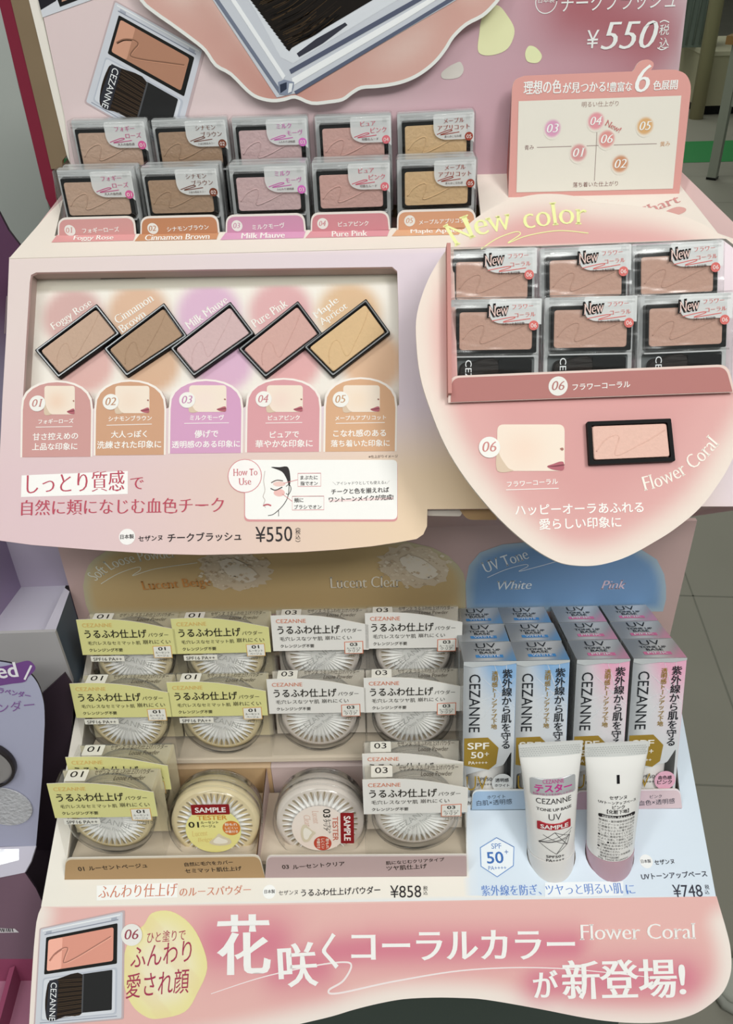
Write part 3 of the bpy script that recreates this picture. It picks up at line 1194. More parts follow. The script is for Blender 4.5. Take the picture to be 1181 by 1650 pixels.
def inner_paint(P):
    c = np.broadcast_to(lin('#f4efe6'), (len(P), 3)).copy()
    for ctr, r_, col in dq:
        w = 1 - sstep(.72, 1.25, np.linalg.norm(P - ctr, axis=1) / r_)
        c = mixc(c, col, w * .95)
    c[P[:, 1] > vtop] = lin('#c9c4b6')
    return c


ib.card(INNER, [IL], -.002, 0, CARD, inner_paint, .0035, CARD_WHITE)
for s, x0, y0, x1, y1, hp in (('Foggy Rose', 89, 536, 152, 494, 16), ('Cinnamon', 190, 523, 249, 484, 14), ('Brown', 198, 537, 237, 509, 13), ('Milk Mauve', 305, 532, 369, 487, 14),
                              ('Pure Pink', 411, 529, 465, 493, 14), ('Maple', 512, 517, 549, 489, 15), ('Apricot', 521, 528, 563, 499, 15)):
    T(ib, INNER, s, x0, y0, x1, y1, '#fbf8f2', hp, 'R', .0004)
# walls of the window well
bx = PANEL.P([(46, 438), (643, 429)])
for sgn, (p, q_) in ((1, ((46, 437), (643, 428))),):
    A, B = PANEL.uv(*p), PANEL.uv(*q_)
    W4 = np.vstack([PANEL.W([A, B], -.003), PANEL.W([B, A], -.016)])
    ib.quad(W4, mat('window_well_card', '#c7b3ac', 0.7, 0.1))
for p, q_ in (((46, 438), (33, 652)), ((645, 429), (647, 655))):
    A, B = PANEL.uv(*p), PANEL.uv(*q_)
    W4 = np.vstack([PANEL.W([A, B], -.003), PANEL.W([B, A], -.016)])
    ib.quad(W4, mat('window_well_card', '#c7b3ac', 0.7, 0.1))
for x0, y0, x1, y1 in ((162, 449, 234, 447.5), (460, 441, 533, 438.5)):
    ST(ib, PANEL.off(-.0155), [(x0, y0), (x1, y1)], 1.5, '#4d4541', 0, 0)
ib.build('window_board', UP)


def sample_pan(parent, fr, corners, powder, h, pan_rim=mat('matte_black_rim', '#0d0d0e', .55, .12), plain=False):
    """metal pan with a pressed powder cake in it, glued to a board"""
    L4 = fr.P(corners)
    c = L4.mean(0)

    def inset(k):
        out = []
        n = len(L4)
        for i in range(n):
            a, b_, d_ = L4[i - 1], L4[i], L4[(i + 1) % n]
            e1, e2 = (b_ - a) / np.linalg.norm(b_ - a), (d_ - b_) / np.linalg.norm(d_ - b_)
            out.append(b_ - e1 * k + e2 * k)
        return np.array(out)
    o = MB()
    o.card(fr, [rounded(L4, .0008, 2), rounded(inset(.0024), .001, 3)[::-1]], h, h + .0042, pan_rim, None, None, pan_rim)
    if not plain:
        o.card(fr, [rounded(inset(.0007), .0008, 2), rounded(inset(.0016), .001, 3)[::-1]], h + .004, h + .0048, CHROME, None, None, CHROME)
    po = o.build('sample_pan', parent)
    p = MB()
    I = inset(.0030)
    p.bslab(fr, rounded(I, .0018, 4), h, h + .0040, powder, .0005)
    X, Y = L4[1] - L4[0], L4[3] - L4[0]
    sg = np.array([(.09, .70), (.17, .50), (.28, .36), (.35, .34), (.37, .42), (.33, .62), (.31, .78), (.36, .80), (.52, .66), (.74, .46), (.92, .26)])
    pts = spline(sg, 6, False)
    p.tube(fr.W(L4[0] + pts[:, :1] * X + pts[:, 1:] * Y, h + .0039), .00042, powder, 6)
    p.build('pressed_powder', po)


def powder_mat(key, col):
    return mat(key, col, 0.7, 0.25, bump=0.35, bscale=420, var=0.05)


PWD = {'01': powder_mat('rose_powder', '#c6a894'), '02': powder_mat('brown_powder', '#b09279'), '03': powder_mat('mauve_powder', '#d4b6b7'), '04': powder_mat('pink_powder', '#d5aba3'),
       '05': powder_mat('apricot_powder', '#dbba8f'), '06': powder_mat('coral_powder', '#c59f8f'), 'sample': powder_mat('coral_sample_powder', '#e9bfb1')}
for num, cs in (('01', [(61, 568), (160, 494), (198, 542), (99, 613)]), ('02', [(170, 565), (267, 491.5), (305, 545), (207, 610)]), ('03', [(277, 565), (373.5, 490.5), (412.6, 542), (315, 611)]),
                ('04', [(385, 565), (481, 488.5), (521, 542), (429, 612)]), ('05', [(490, 563), (590, 486), (629, 540), (537, 611)])):
    # sight lines start at the pan's lower left, so the cake's squiggle runs up along it
    sample_pan(UP, INNER, cs, PWD[num], .0004 + .0012 * (int(num) % 2))

# carton body closing the upper display: inner side, floor, soffit and back
bb = MB()
A = PANEL.W(PANEL.P([(700, 817)]), -.003)[0]
z0, y0 = A[2], A[1]
xl, xr = -.268, .262
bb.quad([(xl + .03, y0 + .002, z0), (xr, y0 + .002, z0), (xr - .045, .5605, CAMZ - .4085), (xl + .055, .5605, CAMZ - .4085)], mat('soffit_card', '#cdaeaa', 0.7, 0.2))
bb.quad([(xl + .055, .5605, CAMZ - .4085), (xr - .045, .5605, CAMZ - .4085), (xr - .045, .706, CAMZ - .3995), (xl + .055, .706, CAMZ - .3995)], CARD_PINK)
bb.quad([(-.232, .7062, CAMZ - .40), (.232, .7062, CAMZ - .40), (.232, .7062, CAMZ - .18), (-.232, .7062, CAMZ - .18)], KRAFT)
PE = PANEL.W(np.array([PP[0], PANEL.uv(1, 815)]), -.004)
bb.quad([PE[0], PE[1], (xl + .055, .5605, CAMZ - .4085), (-.232, .7, CAMZ - .395), (-.232, .7, CAMZ - .17)], CARD_PINK)
PE = PANEL.W(np.array([PP[1], PP[2]]), -.004)
bb.quad([PE[0], (.232, .7, CAMZ - .17), (.232, .7, CAMZ - .395), (xr - .045, .5605, CAMZ - .4085), PE[1]], CARD_PINK)
# lock tab at the lower edge of the panel
G = PANEL.off(-.006)
bb.fill(G, [G.P(rounded([(688, 819), (748, 818), (742, 832), (688, 831)], 3))], 0, mat('dull_white_card', '#cfc6bb', .6, .2))
bb.fill(G, [G.P(rounded([(738, 818), (800, 818), (800, 838), (752, 838)], [3, 0, 0, 10]))], .001, KRAFT)
bb.build('carton_body', UP)

# ------------------------------------------------------------------ heart shaped coral display
HT = thing('heart_display', 'heart shaped pink display for the new coral shade on right of blush display', 'cosmetics display', (0.13, 0.5, CAMZ - 0.3))
hp_ = [(670.6, 549), (672, 505), (687, 457), (707, 420), (733, 385), (766, 352), (809, 327), (855, 314.5), (895, 312.5), (931, 317), (957, 325), (1007, 330), (1063, 338), (1119, 355), (1160, 378), (1200, 412), (1232, 465), (1246, 530),
       (1240, 600), (1215, 680), (1183, 735), (1165, 768), (1130, 816), (1089, 851), (1053, 874), (1012.6, 896), (977, 908), (946, 912), (911, 909), (885, 899), (855, 880), (819, 850), (783.6, 813), (748, 768), (717, 717), (692, 656), (677, 605)]
HL = HEART.P(spline(hp_, 4))
hhole = HEART.P([(731, 402), (1186, 384), (1192, 626), (738, 640)])


def heart_paint(P):
    dd = loop_dist(P, HL[::2])
    c = mixc(lin('#ecddd2'), lin('#dda7a4'), sstep(.001, .022, dd))
    return mixc(c, lin('#d79c9a'), sstep(.02, .05, dd))


ho = MB()
ho.card(HEART, [HL, hhole], -.003, 0, CARD, heart_paint, .004, CARD_WHITE)
YL = '#f1f2ac'
ho.arctext(HEART, 'New', HEART.P([(733, 398), (760, 384), (790, 376), (826, 369)]), YL, HEART.uv(760, 340)[1] - HEART.uv(760, 378)[1], 'R')
ho.arctext(HEART, 'color', HEART.P([(845, 370), (880, 365), (910, 362), (946, 362)]), YL, HEART.uv(880, 330)[1] - HEART.uv(880, 367)[1], 'R')
ST(ho, HEART, [(775, 402), (800, 385), (830, 374), (838, 378), (818, 392), (850, 380), (900, 372), (948, 376)], 1.6, YL)
ho.arctext(HEART, 'Flower Coral', HEART.P([(1038, 791), (1065, 784), (1090, 773), (1112, 760), (1135, 742), (1159, 716)]), '#fbf3e9', HEART.uv(1090, 745)[1] - HEART.uv(1090, 768)[1], 'R')
face_print(ho, HEART, 801, 684, 909.5, 759, '#f3d3c0', .0003)
badge(ho, HEART, 788.5, 721, 17.3, '06', '#cf8a86', .0008)
T(ho, HEART, 'フラワーコーラル', 817, 785, 899, 780, WT, None, 'B')
ST(ho, HEART, [(815, 789.5), (900, 787)], 1.2, WT, .0004, 0)
T(ho, HEART, 'ハッピーオーラあふれる', 830, 831, 1037, 826, WT, None, 'B')
T(ho, HEART, '愛らしい印象に', 869, 854, 1001, 850, WT, None, 'B')
ho.build('heart_card', HT)
sample_pan(HT, HEART, [(943, 682), (1077, 677), (1084, 745), (947, 751)], PWD['sample'], .0006, mat('matte_black_rim', '#0d0d0e', .55, .12), True)
sp0 = HEART.off(.004)
pA = sp0.W([sp0.uv(950, 641)])[0]
STRIP = Frame(pA, (1, 0, 0), (0, math.cos(R(66)), math.sin(R(66))))
ps = MB()
so = rounded([(722, 649), (724, 606), (1173, 587), (1184, 632)], [0, 16, 16, 0], 6)
ps.card(STRIP, [STRIP.P(so)], -.0015, 0, CARD, '#efd6cd', None, CARD_WHITE)
ps.poly(STRIP, STRIP.P(rounded([(726, 648), (728, 609), (1169, 591), (1180, 631)], [0, 14, 14, 0], 6)), .0003, '#bd807c')
badge(ps, STRIP, 899, 622, 15.5, '06', '#bd807c', .0005)
T(ps, STRIP, 'フラワーコーラル', 922, 629, 1015, 624, WT, None, 'B', .0006)
ps.build('pocket_strip', HT)
# pocket walls beside and under the stacked compacts, spacer box behind the card
pk = MB()
wallm = mat('pocket_card', '#c98f88', 0.7, 0.2)
for x_, dx in ((721, 0),):
    q_ = [HEART.uv(720, 640), HEART.uv(718, 402), HEART.uv(724, 402), HEART.uv(726, 640)]
    pk.slab(HEART, q_, 0.0, .010, wallm)
pk.build('pocket_wall', HT)
sx = MB()
sq = PANEL.P([(830, 706), (1085, 700), (1080, 752), (850, 756)])
sx.slab(PANEL, rounded(sq, .006), .0006, .0648, KRAFT)
sxo = sx.build('spacer_box', HT)

# ------------------------------------------------------------------ shade chart card standing on the shelf
cpt = SHELF.W([SHELF.uv(955, 314)])[0]


CARDF = along_board(SHELF, (819, 318), (1094.5, 312), 80)
CC = thing('shade_chart_card', 'pink standing card with white shade chart on right end of top shelf', 'sign', tuple(cpt))
cb = MB()
co = [(819, 318), (822, 230), (825, 142)] + list(spline([(825, 142), (830, 129), (845, 122)], 4, False)[1:]) + [(930, 118.5), (1019, 115)] + \
    list(spline([(1022, 112), (1026, 104), (1033, 98), (1044, 96), (1052, 100), (1053, 106), (1049, 113)], 3, False)) + [(1070, 112)] + list(spline([(1089, 112.5), (1104, 119), (1112, 133), (1113, 148)], 4, False)) + [(1104, 230), (1094.5, 312)]
cb.card(CARDF, [CARDF.P(co)], -.0015, 0, CARD, '#e0a29b', None, CARD_WHITE)
PL(cb, CARDF, [(835.5, 163), (1097.6, 154), (1084, 304), (832, 310)], '#e9e4d9', .0003)
T(cb, CARDF, '理想の色', 843, 152.5, 904, 150, W_, 22, 'MB')
T(cb, CARDF, 'が見つかる!', 906, 151, 980, 148, W_, 18, 'MB')
T(cb, CARDF, '豊富な', 981, 148.5, 1018, 147, W_, 16, 'MB')
T(cb, CARDF, '6', 1022, 149, 1046, 148, W_, 44, 'I')
T(cb, CARDF, '色展開', 1051, 146, 1091, 144, W_, 16, 'MB')
T(cb, CARDF, '明るい仕上がり', 937, 173, 996, 171, '#9b7a70')
T(cb, CARDF, '落ち着いた仕上がり', 922.5, 302, 995, 299.5, '#7d4a44')
T(cb, CARDF, '青み', 845, 242, 860, 241, '#8d6a6a')
T(cb, CARDF, '黄み', 1063, 236.5, 1079, 235.5, '#c9976a')
ST(cb, CARDF, [(865, 237.5), (1058, 231.5)], 1, '#a08c88', .0004, 0)
ST(cb, CARDF, [(963, 185), (957.5, 291)], 1, '#a08c88', .0004, 0)
for num, x, y, col in (('03', 890, 207, '#dc9fc0'), ('04', 960, 195, '#e39aa4'), ('05', 1039, 203, '#dcae78'), ('06', 977, 224, '#df9894'), ('01', 932, 246, '#d79a9a'), ('02', 999, 264, '#cf9673')):
    c = CARDF.uv(x, y)
    r = np.linalg.norm(CARDF.uv(x + 15, y) - c)
    cl = lin(col)
    cb.fill(CARDF, [circle(c, r, 28, r * 1.12)], .0005, CARD, lambda P: mixc(cl, lin('#e9e4d9'), sstep(.68, 1.0, np.linalg.norm(P - c, axis=1) / r)), r / 7)
    T(cb, CARDF, num, x - 9.5, y + 7, x + 9.5, y + 6, W_, 14, 'I', .0008)
T(cb, CARDF, 'New!', 974, 201, 997, 214, '#c9716f', 9, 'R', .0009)
cb.build('card_face', CC)
eb = MB()
w0, w1 = CARDF.W([CARDF.uv(840, 316)])[0], CARDF.W([CARDF.uv(1070, 314)])[0]
t0 = CARDF.W([CARDF.uv(850, 180)])[0]
for p in (w0, w1):
    pass
e0 = CARDF.W([CARDF.uv(819, 318), CARDF.uv(824, 150)], -.001)
eb.quad([e0[0], e0[1], e0[0] + np.array([.002, .030, .012])], mat('card_side_red', '#b56f69', 0.6, 0.2))
eb.build('side_wing', CC)
eb = MB()
e1 = CARDF.W([CARDF.uv(1094, 312), CARDF.uv(1108, 190)], -.001)
eb.quad([e1[0], e1[1], e1[0] + np.array([-.002, .030, .012])], mat('card_side_red', '#b56f69', 0.6, 0.2))
eb.build('side_wing', CC)

# ------------------------------------------------------------------ lower display: back board, sloping tray, front banner
LO = thing('powder_display', 'lower cardboard tray for loose powder and tone up base with coral banner flap', 'cosmetics display', (0, 0.45, CAMZ - 0.62))
bk = MB()
BL = BACK.P([(84, 850), (150, 1080), (1066, 1080), (1123, 840)])
BL = np.array([[BL[0][0], CAMZ - .4075 - BACK.O[2]], BL[1], BL[2], [BL[3][0], CAMZ - .4075 - BACK.O[2]]])
bk.card(BACK, [BL], -.004, 0, CARD, '#cbaeaa', None, CARD_PINK)
tan_ = [(139, 975), (136, 960), (134, 945), (137, 925), (143, 910), (152, 900), (175, 885), (210, 872), (300, 862), (450, 860), (600, 866), (654, 872), (696, 882), (722, 895), (738.6, 911), (747, 924), (750, 940), (750, 985), (146, 992)]
blue_ = [(752, 985), (750, 941), (755.5, 911), (773, 890), (809, 877), (900, 868), (980, 870), (1025, 880), (1058, 901), (1070, 925), (1073, 945), (1073, 965), (1068, 985)]
for pts, ca, cb_ in ((tan_, '#c9c0a0', '#cdb384'), (blue_, '#abc0cf', '#7a9fc9')):
    Lb = BACK.P(pts)
    bk.fill(BACK, [Lb], .0003, CARD, (lambda Lb_, A_, B_: (lambda P: mixc(lin(A_), lin(B_), sstep(0, .010, loop_dist(P, Lb_)))))(Lb, ca, cb_), .004)
for cx, cy in ((378, 917), (668, 912)):
    pts = []
    for k in range(44):
        a = 2 * math.pi * k / 44
        rr = 1 + rng.uniform(-.12, .12)
        pts.append((cx + 58 * rr * math.cos(a), cy + 33 * rr * math.sin(a) + 6 * math.cos(a)))
    PL(bk, BACK, pts, '#d6c6ae', .0005)
    for k in range(150):
        a, q_ = rng.uniform(0, 6.28), rng.uniform(.25, 1.06)
        x, y = cx + 56 * q_ * math.cos(a), cy + 31 * q_ * math.sin(a)
        s = rng.uniform(1, 4.5)
        PL(bk, BACK, [(x - s, y), (x - s * .2, y - s * .7), (x + s, y - s * .1), (x + s * .3, y + s * .6)], ('#e2d6c2', '#c4b095', '#ddcfb8')[k % 3], .0006 + .00001 * k)
    PL(bk, BACK, spline([(cx - 24, cy - 12), (cx - 4, cy - 18), (cx + 20, cy - 8), (cx + 38, cy + 10), (cx + 20, cy + 20), (cx - 6, cy + 11)], 5), '#e2d8c8', .0014)
bk.arctext(BACK, 'Soft Loose Powder', BACK.P([(155, 936), (180, 918), (215, 906), (285, 897)]), '#e9e9dc', BACK.uv(200, 895)[1] - BACK.uv(200, 911)[1], 'R', .0006)
ST(bk, BACK, [(163, 940), (190, 924), (222, 913), (226, 918), (214, 927), (250, 916), (318, 906)], 1.3, '#e9e9dc', .0006)
T(bk, BACK, 'Lucent Beige', 232, 953, 342, 946, '#cf9154', 18, 'R', .0016)
T(bk, BACK, 'Lucent Clear', 532, 946, 646, 944, '#efe9da', 18, 'R', .0016)
T(bk, BACK, 'UV Tone', 782, 923, 853, 899, '#eef3f6', 18, 'R', .0006)
ST(bk, BACK, [(785, 930), (815, 917), (845, 909), (850, 912), (836, 920), (868, 912), (900, 903)], 1.2, '#eef3f6', .0006)
T(bk, BACK, 'White', 800, 950, 856, 948, '#eef3f6', 14, 'I', .0006)
T(bk, BACK, 'Pink', 967, 949, 1007, 948, '#e6cfdc', 14, 'I', .0006)
bk.build('back_board', LO)

# tray sheet
tr = MB()
TO = [(67, 1456), (112, 1208), (141, 1050), (1080, 1050), (1108, 1200), (1155, 1452)]
TLo = TRAY.P(TO)
TLo[0][1] = TLo[-1][1] = 0
h1_ = TRAY.P([(104, 1417), (752, 1412), (745, 1056), (150, 1056)])
h2_ = TRAY.P([(758, 1306), (1098, 1303), (1072, 1056), (752, 1056)])
bx0 = TRAY.uv(755, 1380)[0]


def tray_paint(P):
    return mixc(lin('#f2ece2'), lin('#dbe7f4'), sstep(bx0 - .0008, bx0 + .0008, P[:, 0]))


hub = [(TRAY.P([(888, 1375)])[0], .0184), (TRAY.P([(982, 1375)])[0], .0184)]
th_ = [circle(c, r_, 30) for c, r_ in hub]
tr.card(TRAY, [TLo, h1_, h2_] + th_, -.003, 0, CARD, tray_paint, .006, CARD_WHITE)
# sides and inner walls of the tray
for a, b_ in (((67, 1456), (141, 1050)), ((1155, 1452), (1080, 1050))):
    W2 = TRAY.W(TRAY.P([a, b_]), -.003)
    W2[0][1] += .012
    tr.quad([W2[0], W2[1], W2[1] - np.array([0, 0, .13]), W2[0] - np.array([0, 0, .05])], CARD_WHITE)
PLm = lambda *a, **k: PL(tr, TRAY, *a, **k)
PLm([(156, 1427), (286, 1422), (286, 1446), (156, 1451)], '#fbfbf9', .0003)
OR = '#d07f62'
T(tr, TRAY, 'ふんわり仕上げ', 158, 1448, 285, 1444, OR, 21, 'M')
T(tr, TRAY, 'のルースパウダー', 289, 1445, 404, 1441, OR, 15, 'M')
CI(tr, TRAY, 434, 1437, 10.5, '#fbfbf9', .0003, None)
T(tr, TRAY, '日本製', 426, 1440, 443, 1439.5, BK, None, 'B')
T(tr, TRAY, 'セザンヌ', 449, 1443, 480, 1441.5, BK)
T(tr, TRAY, 'うるふわ仕上げパウダー', 485, 1445, 613, 1440, BK, None, 'B')
T(tr, TRAY, '¥858', 629, 1447, 679, 1446, BK, 20, 'S')
for ch, y in (('税', 1435), ('込', 1442)):
    T(tr, TRAY, ch, 682, y, 689, y, BK)
hexp = [(800, 1350), (828, 1365), (827, 1395), (801, 1413), (775, 1396), (774, 1366)]
PLm(hexp, '#eef4fa', .0003)
tr.outline(TRAY, TRAY.P(hexp), .0006, .0005, '#5d8fcf')
T(tr, TRAY, 'SPF', 792, 1368, 808, 1367.5, '#4a7cc0')
T(tr, TRAY, '50', 785, 1392, 812, 1391, '#3f70b8', 19, 'B')
T(tr, TRAY, '+', 813, 1376, 819, 1376, '#3f70b8')
T(tr, TRAY, 'PA++++', 787, 1402, 816, 1401.5, '#4a7cc0')
PLm([(878, 1422), (1004, 1420), (1004, 1443), (878, 1446)], '#f2f6fb', .0003)
BLU = '#5d86cf'
T(tr, TRAY, '紫外線を防ぎ、', 776, 1444, 873, 1442, BLU, 17, 'M')
T(tr, TRAY, 'ツヤっと明るい肌', 880, 1443, 1004, 1440, BLU, 17, 'M')
T(tr, TRAY, 'に', 1010, 1441, 1024, 1440, BLU, 15, 'M')
CI(tr, TRAY, 1041, 1388, 10.5, '#f3f4f4', .0003)
T(tr, TRAY, '日本製', 1033, 1391, 1049, 1390.5, '#33323a', None, 'B')
T(tr, TRAY, 'セザンヌ', 1055, 1394, 1087, 1392, '#33323a', None, 'B')
T(tr, TRAY, 'UVトーンアップベース', 1034, 1418, 1140, 1413, '#2f3040', None, 'B')
T(tr, TRAY, '¥748', 1086, 1446, 1133, 1445, '#2f3040', 20, 'S')
for ch, y in (('税', 1433), ('込', 1441)):
    T(tr, TRAY, ch, 1136, y, 1143, y, '#2f3040')
tr.build('tray_sheet', LO)

# stepped inserts under the powder boxes and the carton base under the tone up boxes
st_ = MB()
STEP = mat('step_card', '#e0d2bf', 0.7, 0.2)
Hb, Db = .0772, .0335


def foot(fr, px, py, H):
    """v of the box floor in a leaning front frame"""
    return fr.uv(px, py)[1] - H


va = foot(POWA, 430, 997, Hb)
vb_ = foot(POWB, 430, 1097, Hb)
vc = foot(POWC, 430, 1262, Hb)
xL, xR = POWA.uv(122, 1000)[0] - .003, POWA.uv(742, 1000)[0] + .001
for fr, v in ((POWA, va), (POWB, vb_), (POWC, vc)):
    dpt = .0345 if fr is not POWC else .0705
    st_.slab(fr, [(xL, v - .004), (xR, v - .004), (xR, v - .0005), (xL, v - .0005)], -dpt, .0006, STEP)
st_.build('step_insert', LO)
lg = MB()
LED = tilted(0.4695, CAMZ - TRAY.W([TRAY.uv(430, 1224)])[0][2] + 0, 90)
e0, e1 = LED.uv(277, 1237), LED.uv(590, 1234)
em = LED.uv(434, 1236)
tanm, mauve = mat('tan_card', '#d8b88e', .6, .2), mat('mauve_card', '#d8c4c2', .6, .2)
tanl, mauvel = mat('tan_card_pale', '#dfc3a0', .6, .2), mat('mauve_card_pale', '#dccac8', .6, .2)
PB = tilted(0.4655, LED.O[2] * -1 + CAMZ, 90)
for (ua, ub, m1, m2) in ((PB.uv(277, 1240)[0], PB.uv(437, 1240)[0], tanm, tanl), (PB.uv(437, 1240)[0], PB.uv(592, 1240)[0], mauve, mauvel)):
    zt, zb_ = PB.uv(430, 1237)[1], PB.uv(430, 1420)[1]
    lg.box((ua, PB.O[1], PB.O[2] + zb_), (ub - .0003, PB.O[1] + .0012, PB.O[2] + zt), m1)
    lg.box((ua, PB.O[1] - .0006, PB.O[2] + zt), (ub - .0003, PB.O[1] + .0075, PB.O[2] + zt + .001), m2)
# partition between the two testers
xm = PB.uv(437, 1240)[0]
zt = PB.uv(430, 1237)[1] + PB.O[2]
lg.quad([(xm - .0045, PB.O[1], zt - .045), (xm - .0045, PB.O[1], zt), (xm - .0045, .385, CAMZ - .585), (xm - .0045, .385, CAMZ - .61)], tanm)
lg.quad([(xm - .0035, PB.O[1], zt - .045), (xm - .0035, PB.O[1], zt), (xm - .0035, .385, CAMZ - .585), (xm - .0035, .385, CAMZ - .61)], mauve)
lg.build('tester_back_panel', LO)

# front tabs
PTAB = tilted(0.3805, 0.60, 80)
ptp = TRAY.W([TRAY.uv(430, 1416)])[0]
PTAB = along_board(TRAY, (104, 1417), (752, 1411), 80)
GT = '#3b322c'
for nm, pts, col, edge in (('tan', [(104, 1417), (105, 1383), (418, 1378), (427, 1414)], '#bf9c72', '#e9dcc6'), ('mauve', [(427, 1414), (430, 1379), (752, 1377), (752, 1411)], '#c5abaa', '#e6d8d5')):
    tb = MB()
    rr = [0, 10, 10, 0] if nm == 'tan' else [0, 8, 2, 0]
    L_ = PTAB.P(rounded(pts, rr, 5))
    tb.card(PTAB, [L_], -.001, 0, CARD, edge, None, CARD_WHITE)
    q_ = np.array(pts, float)
    q_[1] += (1.2, 2)
    q_[2] += (-.8, 2)
    tb.poly(PTAB, PTAB.P(rounded(q_, rr, 5)), .0003, col)
    if nm == 'tan':
        items = (('01', 127, 1403, 137, 1402.5), ('ルーセントベージュ', 144, 1402, 238, 1397), ('自然に毛穴をカバー', 298, 1395.5, 376, 1391.5), ('セミマット肌仕上げ', 299, 1406.5, 390, 1402))
    else:
        items = (('03', 455, 1399.5, 466, 1399), ('ルーセントクリア', 472, 1400, 556, 1394), ('肌になじむクリアタイプ', 622, 1393, 716, 1387), ('ツヤ肌仕上げ', 623, 1402.5, 688, 1398.5))
    for s, x0, y0, x1, y1 in items:
        T(tb, PTAB, s, x0, y0, x1, y1, GT, None, 'B', .0005)
    tb.build('front_tab', LO)
utp = TRAY.W([TRAY.uv(930, 1305)])[0]
UTAB = along_board(TRAY, (760, 1304), (1099, 1302), 70)
for pts, col, edge, items in (
        ([(760, 1304), (761, 1273), (918, 1271), (922, 1303)], ('#a9c6e6', '#d3e0ee'), '#eef4fa', (('ホワイト', 785, 1287, 814, 1285.5), ('白肌×透明感', 768, 1298, 825, 1295))),
        ([(926, 1305), (928, 1274), (1096, 1271), (1099, 1302)], ('#d9b9cc', '#e4cdd3'), '#f4e9ee', (('ピンク', 1047, 1286, 1066, 1285), ('血色×透明感', 1029, 1298, 1087, 1294)))):
    tb = MB()
    tb.card(UTAB, [UTAB.P(rounded(pts, [0, 10, 10, 0], 5))], -.001, 0, CARD, edge, None, CARD_WHITE)
    q_ = np.array(pts, float)
    q_[1] += (1.4, 2)
    q_[2] += (-1.4, 2)
    uu = UTAB.P(q_)
    tb.fill(UTAB, [UTAB.P(rounded(q_, [0, 9, 9, 0], 5))], .0003, CARD, lambda P: mixc(lin(col[0]), lin(col[1]), sstep(uu[0][0], uu[3][0], P[:, 0])), .004)
    for s, x0, y0, x1, y1 in items:
        T(tb, UTAB, s, x0, y0, x1, y1, '#39404f', None, 'S', .0005)
    tb.build('front_tab', LO)
ub = MB()
u0, u1 = UVF.uv(745, 1290)[0], UVF.uv(1100, 1290)[0]
vu = UVF.uv(800, 1066)[1] - .1257
ub.slab(UVF, [(u0, vu - .004), (u1, vu - .004), (u1, vu - .0005), (u0, vu - .0005)], -.104, .001, mat('blue_card', '#bcd0e4', .6, .2))
ub.build('carton_base', LO)

# banner flap
bo = [(67, 1456), (62, 1472), (58.6, 1486), (54.5, 1527), (50, 1595), (47, 1650), (45, 1690), (140, 1698), (250, 1693), (330, 1682), (400, 1669), (483, 1650), (533.6, 1638), (570, 1627), (610.5, 1617), (650, 1610), (697, 1607.5), (740, 1608), (783.6, 1611),
      (865, 1625), (936, 1639), (985, 1646), (1034, 1648.5), (1075, 1646), (1111, 1637), (1138, 1623), (1163, 1601), (1175, 1577), (1178.6, 1553), (1176, 1522), (1168, 1490), (1155, 1452)]
BLo = FLAP.P(np.vstack([bo[:2], spline(bo[2:-1], 4, False), bo[-1:]]))
BLo[0][1] = BLo[-1][1] = 0
s1f = np.linalg.norm(FLAP.uv(600, 1550) - FLAP.uv(601, 1550))
glow = [((355, 1520), (435, 1520), 62), ((455, 1560), (510, 1555), 50), ((535, 1535), (600, 1528), 38), ((600, 1528), (920, 1524), 40), ((870, 1585), (905, 1582), 42), ((920, 1580), (1100, 1576), 48)]
gl_ = [(FLAP.uv(*a), FLAP.uv(*b_), w * s1f) for a, b_, w in glow]
edge_ = BLo[1:-1]


def banner_paint(P):
    dd = np.full(len(P), 1e9)
    for i in range(len(edge_) - 1):
        dd = np.minimum(dd, seg_dist(P, edge_[i], edge_[i + 1]))
    c = mixc(lin('#f8ece4'), lin('#efbdb8'), sstep(.001, .020, dd))
    k = np.zeros(len(P))
    for a, b_, w in gl_:
        k = np.maximum(k, np.exp(-(seg_dist(P, a, b_) / (w * .80)) ** 2))
    return mixc(c, lin('#dd8497'), .95 * k)


bn = MB()
bn.card(FLAP, [BLo], -.002, 0, CARD, banner_paint, .003, CARD_WHITE)
ST(bn, FLAP, [(340, 1601), (420, 1575), (500, 1557), (552, 1550), (566, 1556), (553, 1580), (530, 1595), (545, 1600), (640, 1580), (760, 1562), (900, 1560), (1080, 1578)], 3.2, '#fbeeee', .0004, 8, True)
WB = '#fdfbf9'
T(bn, FLAP, '花', 350, 1571, 437, 1569, WB, 97, 'MB', .0006)
T(bn, FLAP, '咲', 450, 1592, 514, 1588, WB, 72, 'MB', .0006)
T(bn, FLAP, 'く', 521, 1562, 546, 1560, WB, 58, 'MB', .0006)
T(bn, FLAP, 'コーラルカラー', 566, 1548, 927, 1545, WB, 48, 'MB', .0006)
T(bn, FLAP, 'が', 860, 1608, 901, 1606, WB, 44, 'MB', .0006)
T(bn, FLAP, '新登場!', 906, 1611, 1106, 1607, WB, 64, 'MB', .0006)
T(bn, FLAP, 'Flower Coral', 934, 1514, 1121, 1512, WB, 25, 'R', .0006)
pt = [(245, 1471), (275, 1468), (305, 1487), (325, 1520), (334, 1560), (318, 1600), (298, 1630), (258, 1641), (235, 1638), (212, 1618), (199, 1580), (201, 1535), (215, 1505), (232, 1490)]
ptL = FLAP.P(spline(pt, 4))
bn.fill(FLAP, [ptL], .0003, CARD, lambda P: mixc(mixc(lin('#f4e9a8'), lin('#f8efcf'), sstep(0, .02, loop_dist(P, ptL[::2]))), lin('#f0d9a6'), .35 * (np.sin(P[:, 0] * 160 + P[:, 1] * 120) > .55)), .003)
print_compact(bn, FLAP, [(66, 1497), (198, 1469), (196, 1640), (57, 1652)], '#e7a08e', .0004)
